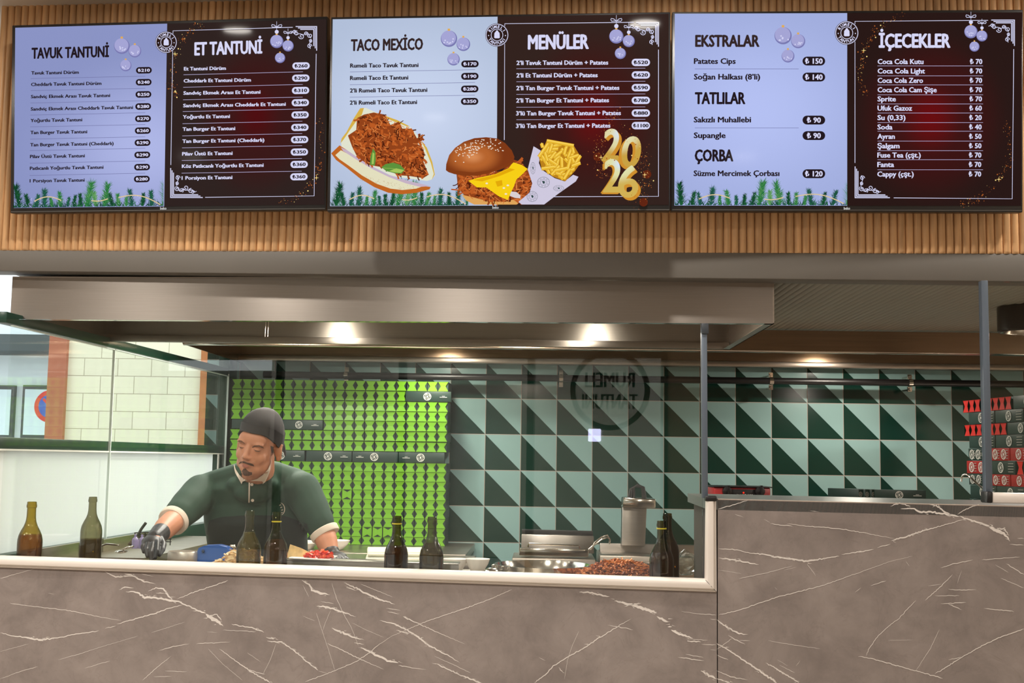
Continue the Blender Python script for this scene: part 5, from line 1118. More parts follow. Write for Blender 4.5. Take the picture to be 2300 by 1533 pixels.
# portable gas stove with two knobs
c0 = at(1668, 1108, 5.85); st = thing('gas_stove', 'red and black portable gas stove with two black knobs behind the tall counter', 'stove', (c0.x, 5.95, SZ))
zt_ = at(1668, 1094, 5.85).z
m = MB(); m.box((c0.x, 5.98, (SZ+zt_)/2), (.272, .24, zt_-SZ-.002)); m.build('body', mat('stove red', (150, 26, 28), .3), st, 0, .006)
m = MB(); m.box((c0.x, 5.98, zt_+.002), (.285, .26, .006)); m.build('top_plate', BLACKM, st, 0, .002)
m = MB(); m.slab([at(1628, 1116, 5.853), at(1712, 1117, 5.853), at(1702, 1099, 5.853), at(1636, 1098, 5.853)], (0, .02, 0)); m.build('front_panel', BLACKM, st, 0, .002)
for x in (1633, 1707):
    p = at(x, 1103, 5.845); m = MB(); m.lathe([(.001, 0), (.024, 0), (.022, .016), (.008, .020), (.001, .020)], 20, M=Matrix.Translation(p) @ Matrix.Rotation(pi/2, 4, 'X')); m.box((p.x+.003, p.y-.024, p.z+.008), (.009, .014, .042)); m.build('knob', BLACKM, st, 40)
m = MB(); p = at(1670, 1106, 5.85); m.tube([p, p-Vector((0, .004, 0))], .004, 8); m.build('indicator', mat('red indicator', (240, 40, 20), .4, emit=(255, 40, 20), estr=1.2), st)
vs, fs = text_mesh('IN KRAM', 0); pa, pb = at(1655, 1114, 5.845), at(1690, 1114.5, 5.845); xa, xb = min(v[0] for v in vs), max(v[0] for v in vs)
m = MB(); m.add([pa.lerp(pb, (v[0]-xa)/(xb-xa))+Vector((0, 0, v[1]*.016)) for v in vs], fs); m.build('lettering', LOGOW, st)
# bent rod above the right stack
hk = thing('bent_rod', 'thin bent steel rod hooked in front of the right stack of boxes', 'rod', at(2214, 1100, 4.05))
m = MB(); m.tube([at(x, y, Y) for x, y, Y in ((2159, 1081, 4.3), (2160, 1072, 4.3), (2163, 1066, 4.29), (2169, 1064, 4.28), (2175, 1067, 4.27), (2190, 1081, 4.2), (2206, 1096, 4.1), (2216, 1105, 4.02))], .0032, 8); o = m.build('rod', STEELP, hk, 40)

# ------------------------------------------------------------------ pans, fryers and crockery
CHINA = mat('white china', (226, 220, 212), .25); BLUEP = mat('blue plastic', (36, 84, 160), .35)
def lathe_thing(name, label, cat, x, y, z, prof, m_, n=40, part='body', group=None):
    p = atz(x, y, z) if not isinstance(x, Vector) else x
    t = thing(name, label, cat, (p.x, p.y, z), group=group); mb = MB(); mb.lathe(prof, n, caps=False); mb.build(part, m_, t, 40, world=False); return t
def bowl(r, h): return [(.001, .004), (r*.45, 0), (r*.55, .004), (r*.86, h*.6), (r, h), (r*.97, h), (r*.82, h*.62), (r*.5, .010), (.001, .008)]
def at_on(x, y, Y): return at(x, y, Y)
def put(name, label, cat, xc, ybase, Y, prof, m_, part='body', group=None):
    p = at(xc, ybase, Y); t = thing(name, label, cat, p, group=group); mb = MB(); mb.lathe(prof, 40, caps=False); mb.build(part, m_, t, 40, world=False); return t
# big round pans let into the worktop
p = at(1218, 1291, 4.51)
pan = thing('griddle_pan', 'large shallow polished steel pan on the worktop left of the browned meat', 'pan', (p.x, 4.51, FZ))
pt = at(1218, 1266, 4.51).z-FZ
m = MB(); m.lathe([(.001, .002), (.14, .002), (.170, pt*.6), (.180, pt), (.174, pt), (.161, pt*.62), (.13, pt*.35), (.001, pt*.3)], 56, caps=False); m.build('body', STEELP, pan, 40, world=False)
# brown shredded meat heaped on a second round plate
p = at(1395, 1297, 4.27); mp = thing('meat_pan', 'round steel pan holding the browned shredded meat', 'pan', (p.x, 4.27, FZ))
m = MB(); m.lathe([(.001, .002), (.17, .002), (.185, .075), (.18, .075), (.166, .050), (.001, .048)], 48, caps=False); m.build('body', STEELP, mp, 40, world=False)
def heap(name, label, cat, c, rx, ry, h, n, ln, w, mats, seed, flat=.4):
    r = random.Random(seed); mb = MB()
    rings = []
    for i in range(7):
        f = i/6; rings.append([(c[0]+rx*(1-f)*cos(2*pi*k/24)*(1+.08*sin(3*k)), c[1]+ry*(1-f)*sin(2*pi*k/24), c[2]+h*.88*(1-(1-f)**2)**.8) for k in range(24)])
    mb.loft(rings, 0, True, False)
    for k in range(n):
        a = r.random()*2*pi; d = sqrt(r.random()); x = c[0]+rx*d*cos(a); y = c[1]+ry*d*sin(a); z = c[2]+h*max(0, (1-d*d))**.8*r.uniform(.86, 1.12)+.004
        th = r.random()*2*pi; l = ln*r.uniform(.5, 1.2); e = r.uniform(-.5, .5); pts = []
        for q in range(4):
            pts.append((x, y, z+r.uniform(-.7, .9)*w)); x += cos(th)*l/3; y += sin(th)*l/3; z += e*l*.15; th += r.uniform(-1.0, 1.0)
        mb.tube(pts, [w*r.uniform(.3, .9), w*r.uniform(.7, 1.3), w*r.uniform(.5, 1.2), w*r.uniform(.3, .8)], 4, r.randrange(len(mats)))
    o = mb.build(name, mats, None, 28, origin=c); tag(o, label, cat, kind='stuff'); return o
BRM = [mat('browned meat', (158, 84, 38), .6, spec=.2, var=.25, scale=120, island=.22), mat('browned meat dark', (116, 54, 22), .6, spec=.2, var=.2, scale=120, island=.22), mat('browned meat light', (190, 112, 56), .55, spec=.3, var=.2, scale=120, island=.22)]
heap('shredded_meat', 'heap of browned shredded meat behind the glass at the right of the low counter', 'meat', (at(1393, 1290, 4.27).x, 4.27, FZ+.05), .178, .15, at(1395, 1265, 4.27).z-FZ-.05, 2400, .026, .0036, BRM, 3)
CHK = [mat('shredded chicken', (226, 196, 148), .5, var=.1, scale=90, island=.22), mat('shredded chicken pale', (238, 216, 176), .5), mat('shredded chicken tan', (206, 164, 110), .5)]
cx = at(545, 1265, 4.25)
heap('shredded_chicken', 'pile of pale shredded chicken behind the olive oil bottle', 'chicken', (cx.x, 4.25, FZ+.03), .135, .10, at(545, 1243, 4.25).z-FZ-.03, 520, .036, .0052, CHK, 4)
tr = thing('food_tray', 'shallow steel tray under the pile of shredded chicken', 'tray', (cx.x, 4.25, FZ+.001)); m = MB(); m.box((0, 0, .015), (.30, .22, .028)); m.build('body', STEEL2, tr, 0, .004, world=False)
# tray with flat bread and tomato at the cook's hand
ty = RAIL[0]-.12*at(715, 1252, 4.2).x+.09
ta, tb = at(648, 1251, 4.22), at(740, 1255.5, 4.22)
wt = thing('serving_tray', 'thin white tray edge holding flat bread and diced tomato', 'tray', (ta+tb)/2)
m = MB(); m.slab([ta-Vector((0, 0, .005)), tb-Vector((0, 0, .005)), tb, ta], (0, .17, 0)); m.build('body', CHINA, wt, 0, .002)
br = thing('flat_bread', 'folded wedge of toasted flat bread leaning on the white tray', 'bread', at(655, 1250, 4.26))
m = MB(); pts = [(646, 1250), (653, 1224), (676, 1232), (700, 1244), (712, 1251)]; a_ = [at(x, y, 4.27) for x, y in pts]; b_ = [at(x+3, y+2, 4.31) for x, y in pts]
n = len(pts); m.add(a_+b_, [tuple(range(n)), tuple(range(2*n-1, n-1, -1))]+[(i, (i+1) % n, n+(i+1) % n, n+i) for i in range(n)]); m.build('wedge', mat('toasted bread', (226, 190, 130), .6, var=.2, scale=45), br, 0, .003)
TOM = [mat('tomato red', (206, 46, 22), .25), mat('tomato orange', (224, 88, 44), .3)]
heap('diced_tomato', 'small heap of diced red tomato on the white tray by the glove', 'tomato', (at(714, 1252, 4.26).x, 4.27, tb.z-.001), .046, .04, at(714, 1244, 4.26).z-tb.z, 60, .02, .007, TOM, 6)
m = MB()
# crockery
p = at(755, 1240, 5.2)
def put_on(name, label, cat, x, Y, z, prof, m_, group=None):
    q = at(x, 1200, Y); t = thing(name, label, cat, (q.x, Y, z+.001), group=group); mb = MB(); mb.lathe(prof, 40, caps=False); mb.build('body', m_, t, 40, world=False); return t
put_on('china_bowl', 'large white china bowl behind the forearm of the cook', 'bowl', 752, 6.08, BZ, bowl(.078, at(752, 1213, 6.08).z-BZ), CHINA)
p0 = at(700, 1228, 6.05)
pl = put_on('china_plate', 'pale china plate left of the white bowl, behind the cook', 'plate', 664, 6.12, BZ, [(.001, 0), (.09, 0), (.105, .02), (.12, .03), (.12, .036), (.10, .026), (.08, .012), (.001, .010)], CHINA)
for k, (x, lab) in enumerate(((1022, 'small white bowl right of the dark olive bottle'), (1072, 'small white bowl, the right one of two near the pan'))):
    Yb = 4.55; p = at(x, 1284, Yb); put('small_bowl', lab, 'bowl', x, 1283, Yb, bowl(.047, at(x, 1255, Yb).z-p.z), CHINA, group='small white bowls by the pan')
st2 = thing('pot_rest', 'steel ledge under the two small white bowls', 'stand', (at(1047, 1285, 4.55).x, 4.57, FZ-.02)); p = at(1047, 1283, 4.55); m = MB(); m.box((p.x-.012, 4.6, (p.z+FZ)/2), (.20, .14, p.z-FZ-.003)); m.build('block', STEEL2, st2, 0, .004)
lid = put('pan_lid', 'small shiny metal lid beside the right white bowl', 'lid', 1108, 1285, 4.40, [(.001, .018), (.02, .016), (.035, .006), (.037, 0), (.03, 0)], STEELP); m = MB(); m.ball((0, 0, .024), .007); m.build('knob', STEELP, lid, 40, world=False)
# two ridged white trays of wrapped food on the back counter
for k, (dx, dy, dz, lab) in enumerate(((0, 0, 0, 'ridged cream plastic tray, lower of the two behind the dark banded bottle'), (.006, .012, .020, 'ridged cream plastic tray, upper of the two behind the dark banded bottle'))):
    p = at(888, 1258, 5.55); t = thing('ridged_tray', lab, 'tray', (p.x+dx, 5.55+dy, p.z+dz), .12+.03*k, 'ridged cream trays')
    m = MB(); m.box((0, .15, .006), (.27, .32, .012))
    for q in range(7): m.box((0, .02+.043*q, .015), (.265, .024, .008))
    m.build('body', mat('cream plastic', (206, 204, 186), .45), t, 0, .002, world=False)
p = at(888, 1258, 5.55); t = thing('work_table', 'low steel table behind the cook carrying the ridged trays', 'table', (p.x, 5.7, 0)); m = MB(); m.box((p.x, 5.70, p.z-.021), (.7, .42, .04)); m.build('top', STEEL2, t, 0, .004); m = MB(); m.box((p.x, 5.70, (p.z-.042)/2), (.66, .38, p.z-.044)); m.build('base', STEEL2, t)
# countertop fryers
def quad(pts, Y): return [at(x, y, Y) for x, y in pts]
fy = 5.75
ft = thing('fryer_table', 'steel table under the two fryers, mostly hidden by the low counter', 'table', (.42, 5.95, 0))
fz = at(1360, 1306, fy).z
m = MB(); m.box((.42, 5.96, fz-.022), (1.12, .50, .04)); m.build('top', STEEL2, ft, 0, .004); m = MB(); m.box((.42, 5.98, (fz-.043)/2), (1.06, .44, fz-.045)); m.build('base', STEEL2, ft)
fr1 = thing('deep_fryer', 'low steel countertop fryer with a tilted lid, in the middle behind the pan', 'fryer', at(1250, 1275, fy))
m = MB(); m.slab(quad([(1148, 1301), (1340, 1304), (1338, 1256), (1150, 1252)], fy), (0, .34, 0)); m.build('body', STEEL2, fr1, 0, .006)
m = MB(); m.slab(quad([(1170, 1240), (1334, 1243), (1334, 1203), (1171, 1199)], fy+.12), (0, .03, 0)); m.build('lid', STEEL, fr1, 0, .004)
m = MB(); a = quad([(1166, 1247), (1322, 1251), (1322, 1233), (1168, 1230)], fy+.02); m.slab(a, (0, .06, 0)); m.build('lid_rim', STEELP, fr1, 0, .004)
m = MB(); m.tube(quad([(1186, 1228), (1188, 1220), (1300, 1224), (1302, 1231)], fy+.01), .005, 8); m.build('lid_handle', STEELP, fr1, 40)
m = MB(); m.slab(quad([(1172, 1199), (1332, 1203), (1332, 1192), (1172, 1188)], fy+.16), (0, .02, 0)); m.build('back_edge', BLACKM, fr1, 0, .002)
m = MB()
for o in (0, 5): m.tube(quad([(1322+o, 1234), (1336, 1222-o), (1352, 1210-o), (1364, 1206-o), (1370, 1211), (1369, 1221)], fy-.02), .0045, 8)
m.build('basket_handle', STEELP, fr1, 40)
fr2 = thing('deep_fryer', 'steel countertop fryer with an upright control head and black cables, right of the lidded one', 'fryer', at(1440, 1275, fy))
m = MB(); m.slab(quad([(1347, 1304), (1580, 1308), (1580, 1252), (1347, 1246)], fy), (0, .34, 0)); m.build('body', STEEL2, fr2, 0, .006)
m = MB(); m.slab(quad([(1347, 1244), (1578, 1248), (1578, 1224), (1347, 1219)], fy+.22), (0, .03, 0)); m.build('back_panel', STEEL, fr2, 0, .004)
m = MB(); m.slab(quad([(1370, 1268), (1470, 1270), (1470, 1262), (1372, 1260)], fy-.01), (0, .03, 0)); m.build('front_rail', STEELP, fr2, 0, .003)
hd = MB(); hd.slab(quad([(1396, 1224), (1449, 1226), (1453, 1134), (1398, 1130)], fy+.13), (0, .08, 0)); hd = hd.build('control_head', STEEL, fr2, 0, .004)
m = MB(); m.slab(quad([(1398, 1138), (1473, 1141), (1473, 1120), (1400, 1116)], fy+.10), (0, .12, 0)); m.build('head_cap', STEELP, hd, 0, .006)
m = MB()
for k in range(3): m.tube(quad([(1412+6*k, 1117), (1416+4*k, 1098-2*k), (1432, 1088+2*k), (1446-2*k, 1094), (1450-3*k, 1118)], fy+.15), .006, 8)
m.build('cable', BLACKM, hd, 40)
# cling bag
cb = thing('plastic_bag', 'crumpled clear plastic bag in the right corner of the opening', 'bag', at(1555, 1290, 4.3))
m = MB(); rr_ = random.Random(9); rings = []
for i in range(9):
    f = i/8; rings.append([at(1538, 1290, 4.32)+Vector(((.045*sin(pi*min(1, .18+f*.8)))*cos(2*pi*k/14)*(1+.35*rr_.uniform(-1, 1)), .04*sin(pi*min(1, .18+f*.8))*sin(2*pi*k/14)*(1+.35*rr_.uniform(-1, 1)), f*.09)) for k in range(14)])
m.loft(rings); m.build('film', glass('cling film', (.86, .9, .88), (.55, .6, .58), .15, 2.2), cb)
# blue tub, round steel pots and utensils at the left
bt_ = thing('plastic_tub', 'blue plastic tub lid standing beside the shredded chicken', 'tub', at(478, 1262, 4.3))
m = MB(); o_ = [(440, 1262), (442, 1248), (448, 1232), (460, 1227), (490, 1226), (506, 1230), (515, 1240), (517, 1262)]; a_ = [at(x, y, 4.32) for x, y in o_]; b_ = [q+Vector((0, .05, 0)) for q in a_]; n = len(o_)
m.add(a_+b_, [tuple(range(n)), tuple(range(2*n-1, n-1, -1))]+[(i, (i+1) % n, n+(i+1) % n, n+i) for i in range(n)]); m.build('body', BLUEP, bt_, 0, .004)
m = MB(); m.ball(at(456, 1237, 4.315), .006, 10, 6); m.build('vent', mat('dark blue vent', (20, 44, 80), .5), bt_)
p = at(408, 1262, 4.30)
put('steel_pot', 'low round pale steel container between the glove and the blue tub', 'pot', 410, 1262, 4.32, [(.001, 0), (.05, 0), (.053, .004), (.053, at(410, 1239, 4.32).z-at(410, 1262, 4.32).z), (.050, .040), (.049, .006), (.001, .006)], mat('pale satin steel', (206, 196, 184), .4, .6))
put('sauce_pot', 'tiny steel lidded shaker behind the blue tub', 'pot', 523, 1243, 4.5, [(.001, 0), (.012, 0), (.012, .018), (.0135, .019), (.0135, .026), (.010, .034), (.001, .035)], STEELP)
LAV = mat('lavender plastic', (146, 136, 178), .4)
def util(name, label, pts, rad, Y, m_, extra=None):
    t = thing(name, label, 'utensil', at(*pts[0], Y)); mb = MB(); mb.tube([at(x, y, Y) for x, y in pts], rad, 10); mb.build('handle', m_, t, 40); return t
t = util('ladle', 'steel ladle lying beside the second bottle', [(268, 1224), (240, 1221), (225, 1226), (212, 1237)], .004, 4.42, STEELP)
m = MB(); c = at(200, 1238, 4.42); m.ball(c, (.028, .028, .010), 20, 8); m.build('bowl', STEELP, t, 40)
t = util('serving_spoon', 'steel serving spoon under the glove at the left', [(300, 1226), (285, 1229), (270, 1236)], .0035, 4.36, STEELP); m = MB(); m.ball(at(272, 1238, 4.36), (.022, .03, .006), 16, 6); m.build('bowl', STEELP, t, 40)
t = util('spatula', 'dark-handled spatula standing up left of the glove', [(309, 1203), (317, 1188), (328, 1173)], .0055, 4.6, mat('dark handle', (50, 58, 50), .5)); m = MB(); m.slab(quad([(286, 1222), (296, 1226), (311, 1206), (303, 1202)], 4.6), (0, .002, 0)); m.build('blade', STEELP, t)
for k, (x0, lab) in enumerate(((303, 'short lavender plastic bottle left of the glove'), (318, 'lavender plastic bottle right beside the glove'))):
    put('sauce_bottle', lab, 'bottle', x0, 1231, 4.55+.05*k, [(.001, 0), (.012, 0), (.0125, .03), (.010, .038), (.005, .042), (.004, .052), (.001, .053)], LAV, group='lavender sauce bottles')
wr = thing('wire_basket', 'black wire basket of utensils under the frosted window', 'basket', at(330, 1208, 4.75)); m = MB()
for k in range(5): m.tube(quad([(302+k*.0, 1196+5*k), (385, 1192+6*k)], 4.76), .002, 6)
for k in range(8): m.tube(quad([(303+11.5*k, 1196), (305+11*k, 1224)], 4.76), .002, 6)
m.build('wires', BLACKM, wr)
# ------------------------------------------------------------------ the cook
SKIN = mat('skin', (188, 126, 95), .58, var=.06, scale=25, sss=.06)
SHIRT = mat('dark green polo cloth', (34, 62, 48), .8, var=.06, scale=60, bump=.15);  OFFW = mat('cream cotton trim', (222, 206, 190), .8)
CAPM = mat('charcoal cotton cap', (50, 46, 48), .9, var=.05, scale=50, bump=.1); HAIR = mat('dark brown hair', (44, 32, 28), .7, var=.25, scale=300)
GLOVE = mat('black nitrile glove', (34, 31, 34), .5); APRON = mat('dark apron cloth', (22, 32, 30), .85); TROU = mat('black trousers', (24, 24, 28), .8)
def stubble(name, col, lo, hi):
    m_ = mat(name, col, .85, var=.3, scale=400); nt = m_.node_tree; N = nt.nodes; L = nt.links
    tc = N.new('ShaderNodeTexCoord'); nz = N.new('ShaderNodeTexNoise'); nz.inputs['Scale'].default_value = 850; nz.inputs['Detail'].default_value = 3; L.new(tc.outputs['Object'], nz.inputs['Vector'])
    mr = N.new('ShaderNodeMapRange'); mr.inputs[1].default_value = lo; mr.inputs[2].default_value = hi; L.new(nz.outputs[0], mr.inputs[0])
    tr = N.new('ShaderNodeBsdfTransparent'); mx = N.new('ShaderNodeMixShader'); L.new(mr.outputs[0], mx.inputs[0]); L.new(tr.outputs[0], mx.inputs[1]); L.new(N['Principled BSDF'].outputs[0], mx.inputs[2]); L.new(mx.outputs[0], N['Material Output'].inputs[0]); return m_
HS = .955
HA, HF, HB_ = math.radians(14), math.radians(-11), math.radians(11)
HROT = Matrix.Rotation(HB_, 3, 'Y') @ Matrix.Rotation(HF, 3, 'Z') @ Matrix.Rotation(HA, 3, 'X')
eye_mid = at(559, 1006, 4.42); HC = eye_mid-HROT @ Vector((0, -.086, .0))*HS
HM = Matrix.Translation(HC) @ (HROT @ Matrix.Diagonal((HS,)*3)).to_4x4()
def hp(x, y, z): return HM @ Vector((x, y, z))
BROW = stubble('brown eyebrow hair', (98, 66, 50), .36, .56); BEARD = stubble('short brown beard', (66, 42, 32), .32, .52)
def remesh(mb, voxel, smooth_it=6, fac=.5):
    me = bpy.data.meshes.new('body_form'); me.from_pydata(mb.v, [], mb.f); o = bpy.data.objects.new('body_form', me); COL.objects.link(o)
    bm = bmesh.new(); bm.from_mesh(me); bmesh.ops.recalc_face_normals(bm, faces=bm.faces); bm.to_mesh(me); bm.free()
    r = o.modifiers.new('r', 'REMESH'); r.mode = 'VOXEL'; r.voxel_size = voxel; r.adaptivity = 0
    s = o.modifiers.new('s', 'SMOOTH'); s.factor = fac; s.iterations = smooth_it
    bpy.context.view_layer.update(); ev = o.evaluated_get(bpy.context.evaluated_depsgraph_get()); m2 = bpy.data.meshes.new_from_object(ev)
    bpy.data.objects.remove(o); bpy.data.meshes.remove(me); m2.polygons.foreach_set('use_smooth', [True]*len(m2.polygons)); return m2
def obj_of(me, name, m_, parent=None):
    me.name = name; me.materials.clear(); me.materials.append(m_); o = bpy.data.objects.new(name, me); COL.objects.link(o)
    if parent:
        inv = wmat(parent).inverted(); me.transform(inv); o.parent = parent
    return o
def limb(mb, pts, n=16, sub=5):
    """tapering limb through (point, radius) joints, rounded at both ends"""
    P, Rr = [], []
    for (a, ra), (b, rb_) in zip(pts, pts[1:]):
        for k in range(sub): f = k/sub; g = f*f*(3-2*f); P.append(Vector(a).lerp(Vector(b), f)); Rr.append(ra+(rb_-ra)*g)
    P.append(Vector(pts[-1][0])); Rr.append(pts[-1][1]); mb.tube(P, Rr, n)
    for p, r in (pts[0], pts[-1]): mb.ball(p, r*.98, 14, 10)
    for p, r in pts[1:-1]: mb.ball(p, r*.99, 14, 10)
def ell(mb, c, r, M=None, n=24, m=16): mb.ball(c, r, n, m, 0, M)
# joints
SHR = at(452, 1106, 4.72); ELR = at(390, 1168, 4.52); WRR = at(352, 1204, 4.24)
SHL = at(678, 1100, 4.70); ELL = at(724, 1186, 4.66); WRL = at(744, 1246, 4.60)
NECK = at(572, 1058, 4.62); CHEST = at(575, 1150, 4.78); BELLY = at(580, 1235, 4.88); HIP = Vector((BELLY.x, 4.97, .93))
body = MB()
ell(body, (0, .016, .036), (.0765, .096, .084), HM); ell(body, (0, -.030, -.030), (.064, .064, .082), HM); ell(body, (0, -.044, -.082), (.050, .044, .036), HM)
ell(body, (0, -.074, -.100), (.023, .018, .018), HM); ell(body, (0, -.062, .030), (.058, .030, .036), HM)
for s in (-1, 1):
    ell(body, (s*.037, -.061, -.036), (.026, .019, .027), HM); ell(body, (s*.030, -.080, .020), (.028, .013, .0095), HM); ell(body, (s*.0305, -.0785, -.001), (.0165, .0105, .0115), HM)
    ell(body, (s*.0105, -.102, -.034), (.0088, .009, .0075), HM); ell(body, (s*.048, -.02, -.075), (.022, .04, .03), HM)
    e = HM @ Matrix.Translation((s*.084, .016, -.018)) @ Matrix.Rotation(s*.50, 4, 'Z') @ Matrix.Rotation(-.15, 4, 'X')
    ell(body, (0, 0, 0), (.009, .019, .029), e); ell(body, (-s*.003, -.005, -.026), (.010, .012, .013), e); ell(body, (-s*.010, -.006, .0), (.012, .012, .022), e)
    for k in range(9):
        a = -1.9+3.6*k/8; ell(body, (s*.004, .017*cos(a)*.9,   .025*sin(a)+.002), (.0075, .0068, .0068), e, 10, 8)
limb(body, [(hp(0, -.084, .016), .0085*HS), (hp(0, -.098, -.010), .0095*HS), (hp(0, -.112, -.028), .0105*HS)], 12)
ell(body, (0, -.110, -.031), (.0115, .010, .0085), HM)
ell(body, (0, -.0925, -.058), (.022, .0095, .0060), HM); ell(body, (0, -.0895, -.0695), (.019, .0095, .0070), HM); ell(body, (0, -.084, -.050), (.030, .012, .014), HM)
limb(body, [(hp(0, .022, -.055), .058*HS), (NECK+Vector((0, .05, -.01)), .064), (NECK+Vector((.004, .10, -.09)), .075)])
def torso_rings(g):
    """cross-sections from neck base to hips, leaning forward; g = extra girth"""
    R_ = []
    spec = [(NECK+Vector((0, .08, -.005)), .075, .070), ((SHR+SHL)/2+Vector((0, .035, .045)), .150, .085), ((SHR+SHL)/2+Vector((0, .03, .008)), .205, .105), (CHEST+Vector((0, .0, .035)), .205, .122), (CHEST+Vector((0, 0, -.04)), .198, .128), (BELLY, .195, .135), (HIP+Vector((0, -.03, .12)), .190, .135), (HIP, .185, .135), (HIP+Vector((0, 0, -.12)), .175, .13)]
    for c, a, b in spec: R_.append([c+Vector(((a+g)*cos(t)*abs(cos(t))**-.12 if abs(cos(t)) > .02 else 0, (b+g)*sin(t), 0)) for t in [2*pi*(k+.5)/32 for k in range(32)]])
    return R_
body.loft(torso_rings(-.014))
limb(body, [(SHR+Vector((.03, .02, .0)), .058), (SHR.lerp(ELR, .5), .052), (ELR, .043), (ELR.lerp(WRR, .4), .042), (WRR, .029)])
limb(body, [(SHL+Vector((-.03, .02, .0)), .058), (SHL.lerp(ELL, .5), .052), (ELL, .043), (ELL.lerp(WRL, .4), .043), (WRL, .032)])
for s in (-1, 1):
    limb(body, [(HIP+Vector((s*.09, 0, -.08)), .085), (HIP+Vector((s*.10, -.02, -.46)), .058), (Vector((HIP.x+s*.10, 4.99, .09)), .042)])
    limb(body, [(Vector((HIP.x+s*.10, 4.99, .05)), .04), (Vector((HIP.x+s*.12, 4.85, .035)), .034)])
# simple hands inside the gloves keep the body one surface
limb(body, [(WRR, .028), (at(343, 1226, 4.17), .026)]); limb(body, [(WRL, .031), (at(752, 1250, 4.56), .022)])
bme = remesh(body, .0038, 7)
cook = obj_of(bme, 'person', SKIN)
tag(cook, 'person in green polo shirt, charcoal cap and black gloves leaning over the low counter', 'person')
bvh = BVHTree.FromPolygons([v.co for v in bme.vertices], [tuple(p.vertices) for p in bme.polygons])
# polo shirt
sh = MB(); sh.loft(torso_rings(.006)[1:7])
CUR = SHR.lerp(ELR, .80); CUL = SHL.lerp(ELL, .86)
limb(sh, [(SHR+Vector((.05, .03, .005)), .072), (SHR, .074), (SHR.lerp(ELR, .45), .068), (CUR, .060)])
limb(sh, [(SHL+Vector((-.05, .03, .005)), .072), (SHL, .074), (SHL.lerp(ELL, .45), .068), (CUL, .060)])
limb(sh, [(SHR+Vector((.02, .03, .02)), .06), (NECK+Vector((-.05, .085, -.012)), .055)]); limb(sh, [(SHL+Vector((-.02, .03, .02)), .06), (NECK+Vector((.05, .085, -.012)), .055)])
limb(sh, [(NECK+Vector((-.045, .06, -.035)), .05), (NECK+Vector((.045, .06, -.035)), .05)])
ell(sh, tuple(at(568, 1104, 4.645)), (.075, .055, .045)); ell(sh, tuple(at(538, 1088, 4.66)), (.05, .05, .035)); ell(sh, tuple(at(602, 1088, 4.66)), (.05, .05, .035))
sme = remesh(sh, .0055, 14)
bvs = BVHTree.FromPolygons([v.co for v in sme.vertices], [tuple(p.vertices) for p in sme.polygons])
shirt = obj_of(sme, 'polo_shirt', SHIRT, cook)
def cuff(c, d, r, w, name='cuff'):
    d = d.normalized(); q = d.to_track_quat('Z', 'Y').to_matrix().to_4x4(); M_ = Matrix.Translation(c) @ q; mb = MB()
    mb.lathe([(r*.86, w*.55), (r*.94, w*.52), (r*.985, w*.3), (r*1.0, -w*.45), (r*.96, -w*.55), (r*.90, -w*.5)], 32, M=M_); return mb.build(name, OFFW, shirt, 40)
cuff(CUR+(ELR-SHR).normalized()*.048, ELR-SHR, .058, .024); cuff(CUL+(ELL-SHL).normalized()*.046, ELL-SHL, .058, .024)
def drape(name, pix, bv, m_, parent, off=.003, th=.0, step=3.0, miss=None):
    """piece lying on the surface: outline traced in pixels, gridded and laid on the body form"""
    xs = [p[0] for p in pix]; ys = [p[1] for p in pix]; mb = MB(); nx = max(2, int((max(xs)-min(xs))/step)+1); ny = max(2, int((max(ys)-min(ys))/step)+1); idx = {}
    from mathutils.geometry import delaunay_2d_cdt
    pts = []; n = len(pix)
    for i in range(n):
        a, b = pix[i], pix[(i+1) % n]; k = max(1, int(math.hypot(b[0]-a[0], b[1]-a[1])/step))
        for q in range(k): pts.append(Vector((a[0]+(b[0]-a[0])*q/k, a[1]+(b[1]-a[1])*q/k)))
    nb = len(pts); bpoly = [(p.x, p.y) for p in pts]
    y = min(ys)+step*.5
    while y < max(ys):
        x = min(xs)+step*.5
        while x < max(xs):
            if inside((x, y), bpoly) and min((x-p.x)**2+(y-p.y)**2 for p in pts[:nb]) > (step*.45)**2: pts.append(Vector((x, y)))
            x += step
        y += step
    res = delaunay_2d_cdt(pts, [], [list(range(nb))], 1, 1e-4)
    vs = []
    for p in res[0]:
        d = ray(p.x, p.y).normalized(); h = bv.ray_cast(EYE, d)
        vs.append(h[0]-d*off if h[0] else None)
    fs = [tuple(f) for f in res[2] if all(vs[i] is not None for i in f)]
    vs = [v if v is not None else Vector((0, 0, 0)) for v in vs]; used = sorted({i for f in fs for i in f}); mp_ = {i: k for k, i in enumerate(used)}
    V = [vs[i] for i in used]; Fc = [tuple(mp_[i] for i in f) for f in fs]
    if th:
        k = len(V); ed = {}
        for f in Fc:
            for a, b in zip(f, f[1:]+f[:1]): ed[(a, b)] = 1
        back = [v+(v-EYE).normalized()*th for v in V]; F2 = Fc+[tuple(i+k for i in reversed(f)) for f in Fc]+[(a, b, b+k, a+k) for (a, b) in ed if (b, a) not in ed]; V = V+back; Fc = F2
    if not Fc: return None
    mb.add(V, Fc); return mb.build(name, m_, parent, 50)
def Z7(*p): return [(480+x/6.97, 890+y/6.97) for x, y in p]
def Z5(*p): return [(300+x/3.484, 860+y/3.484) for x, y in p]
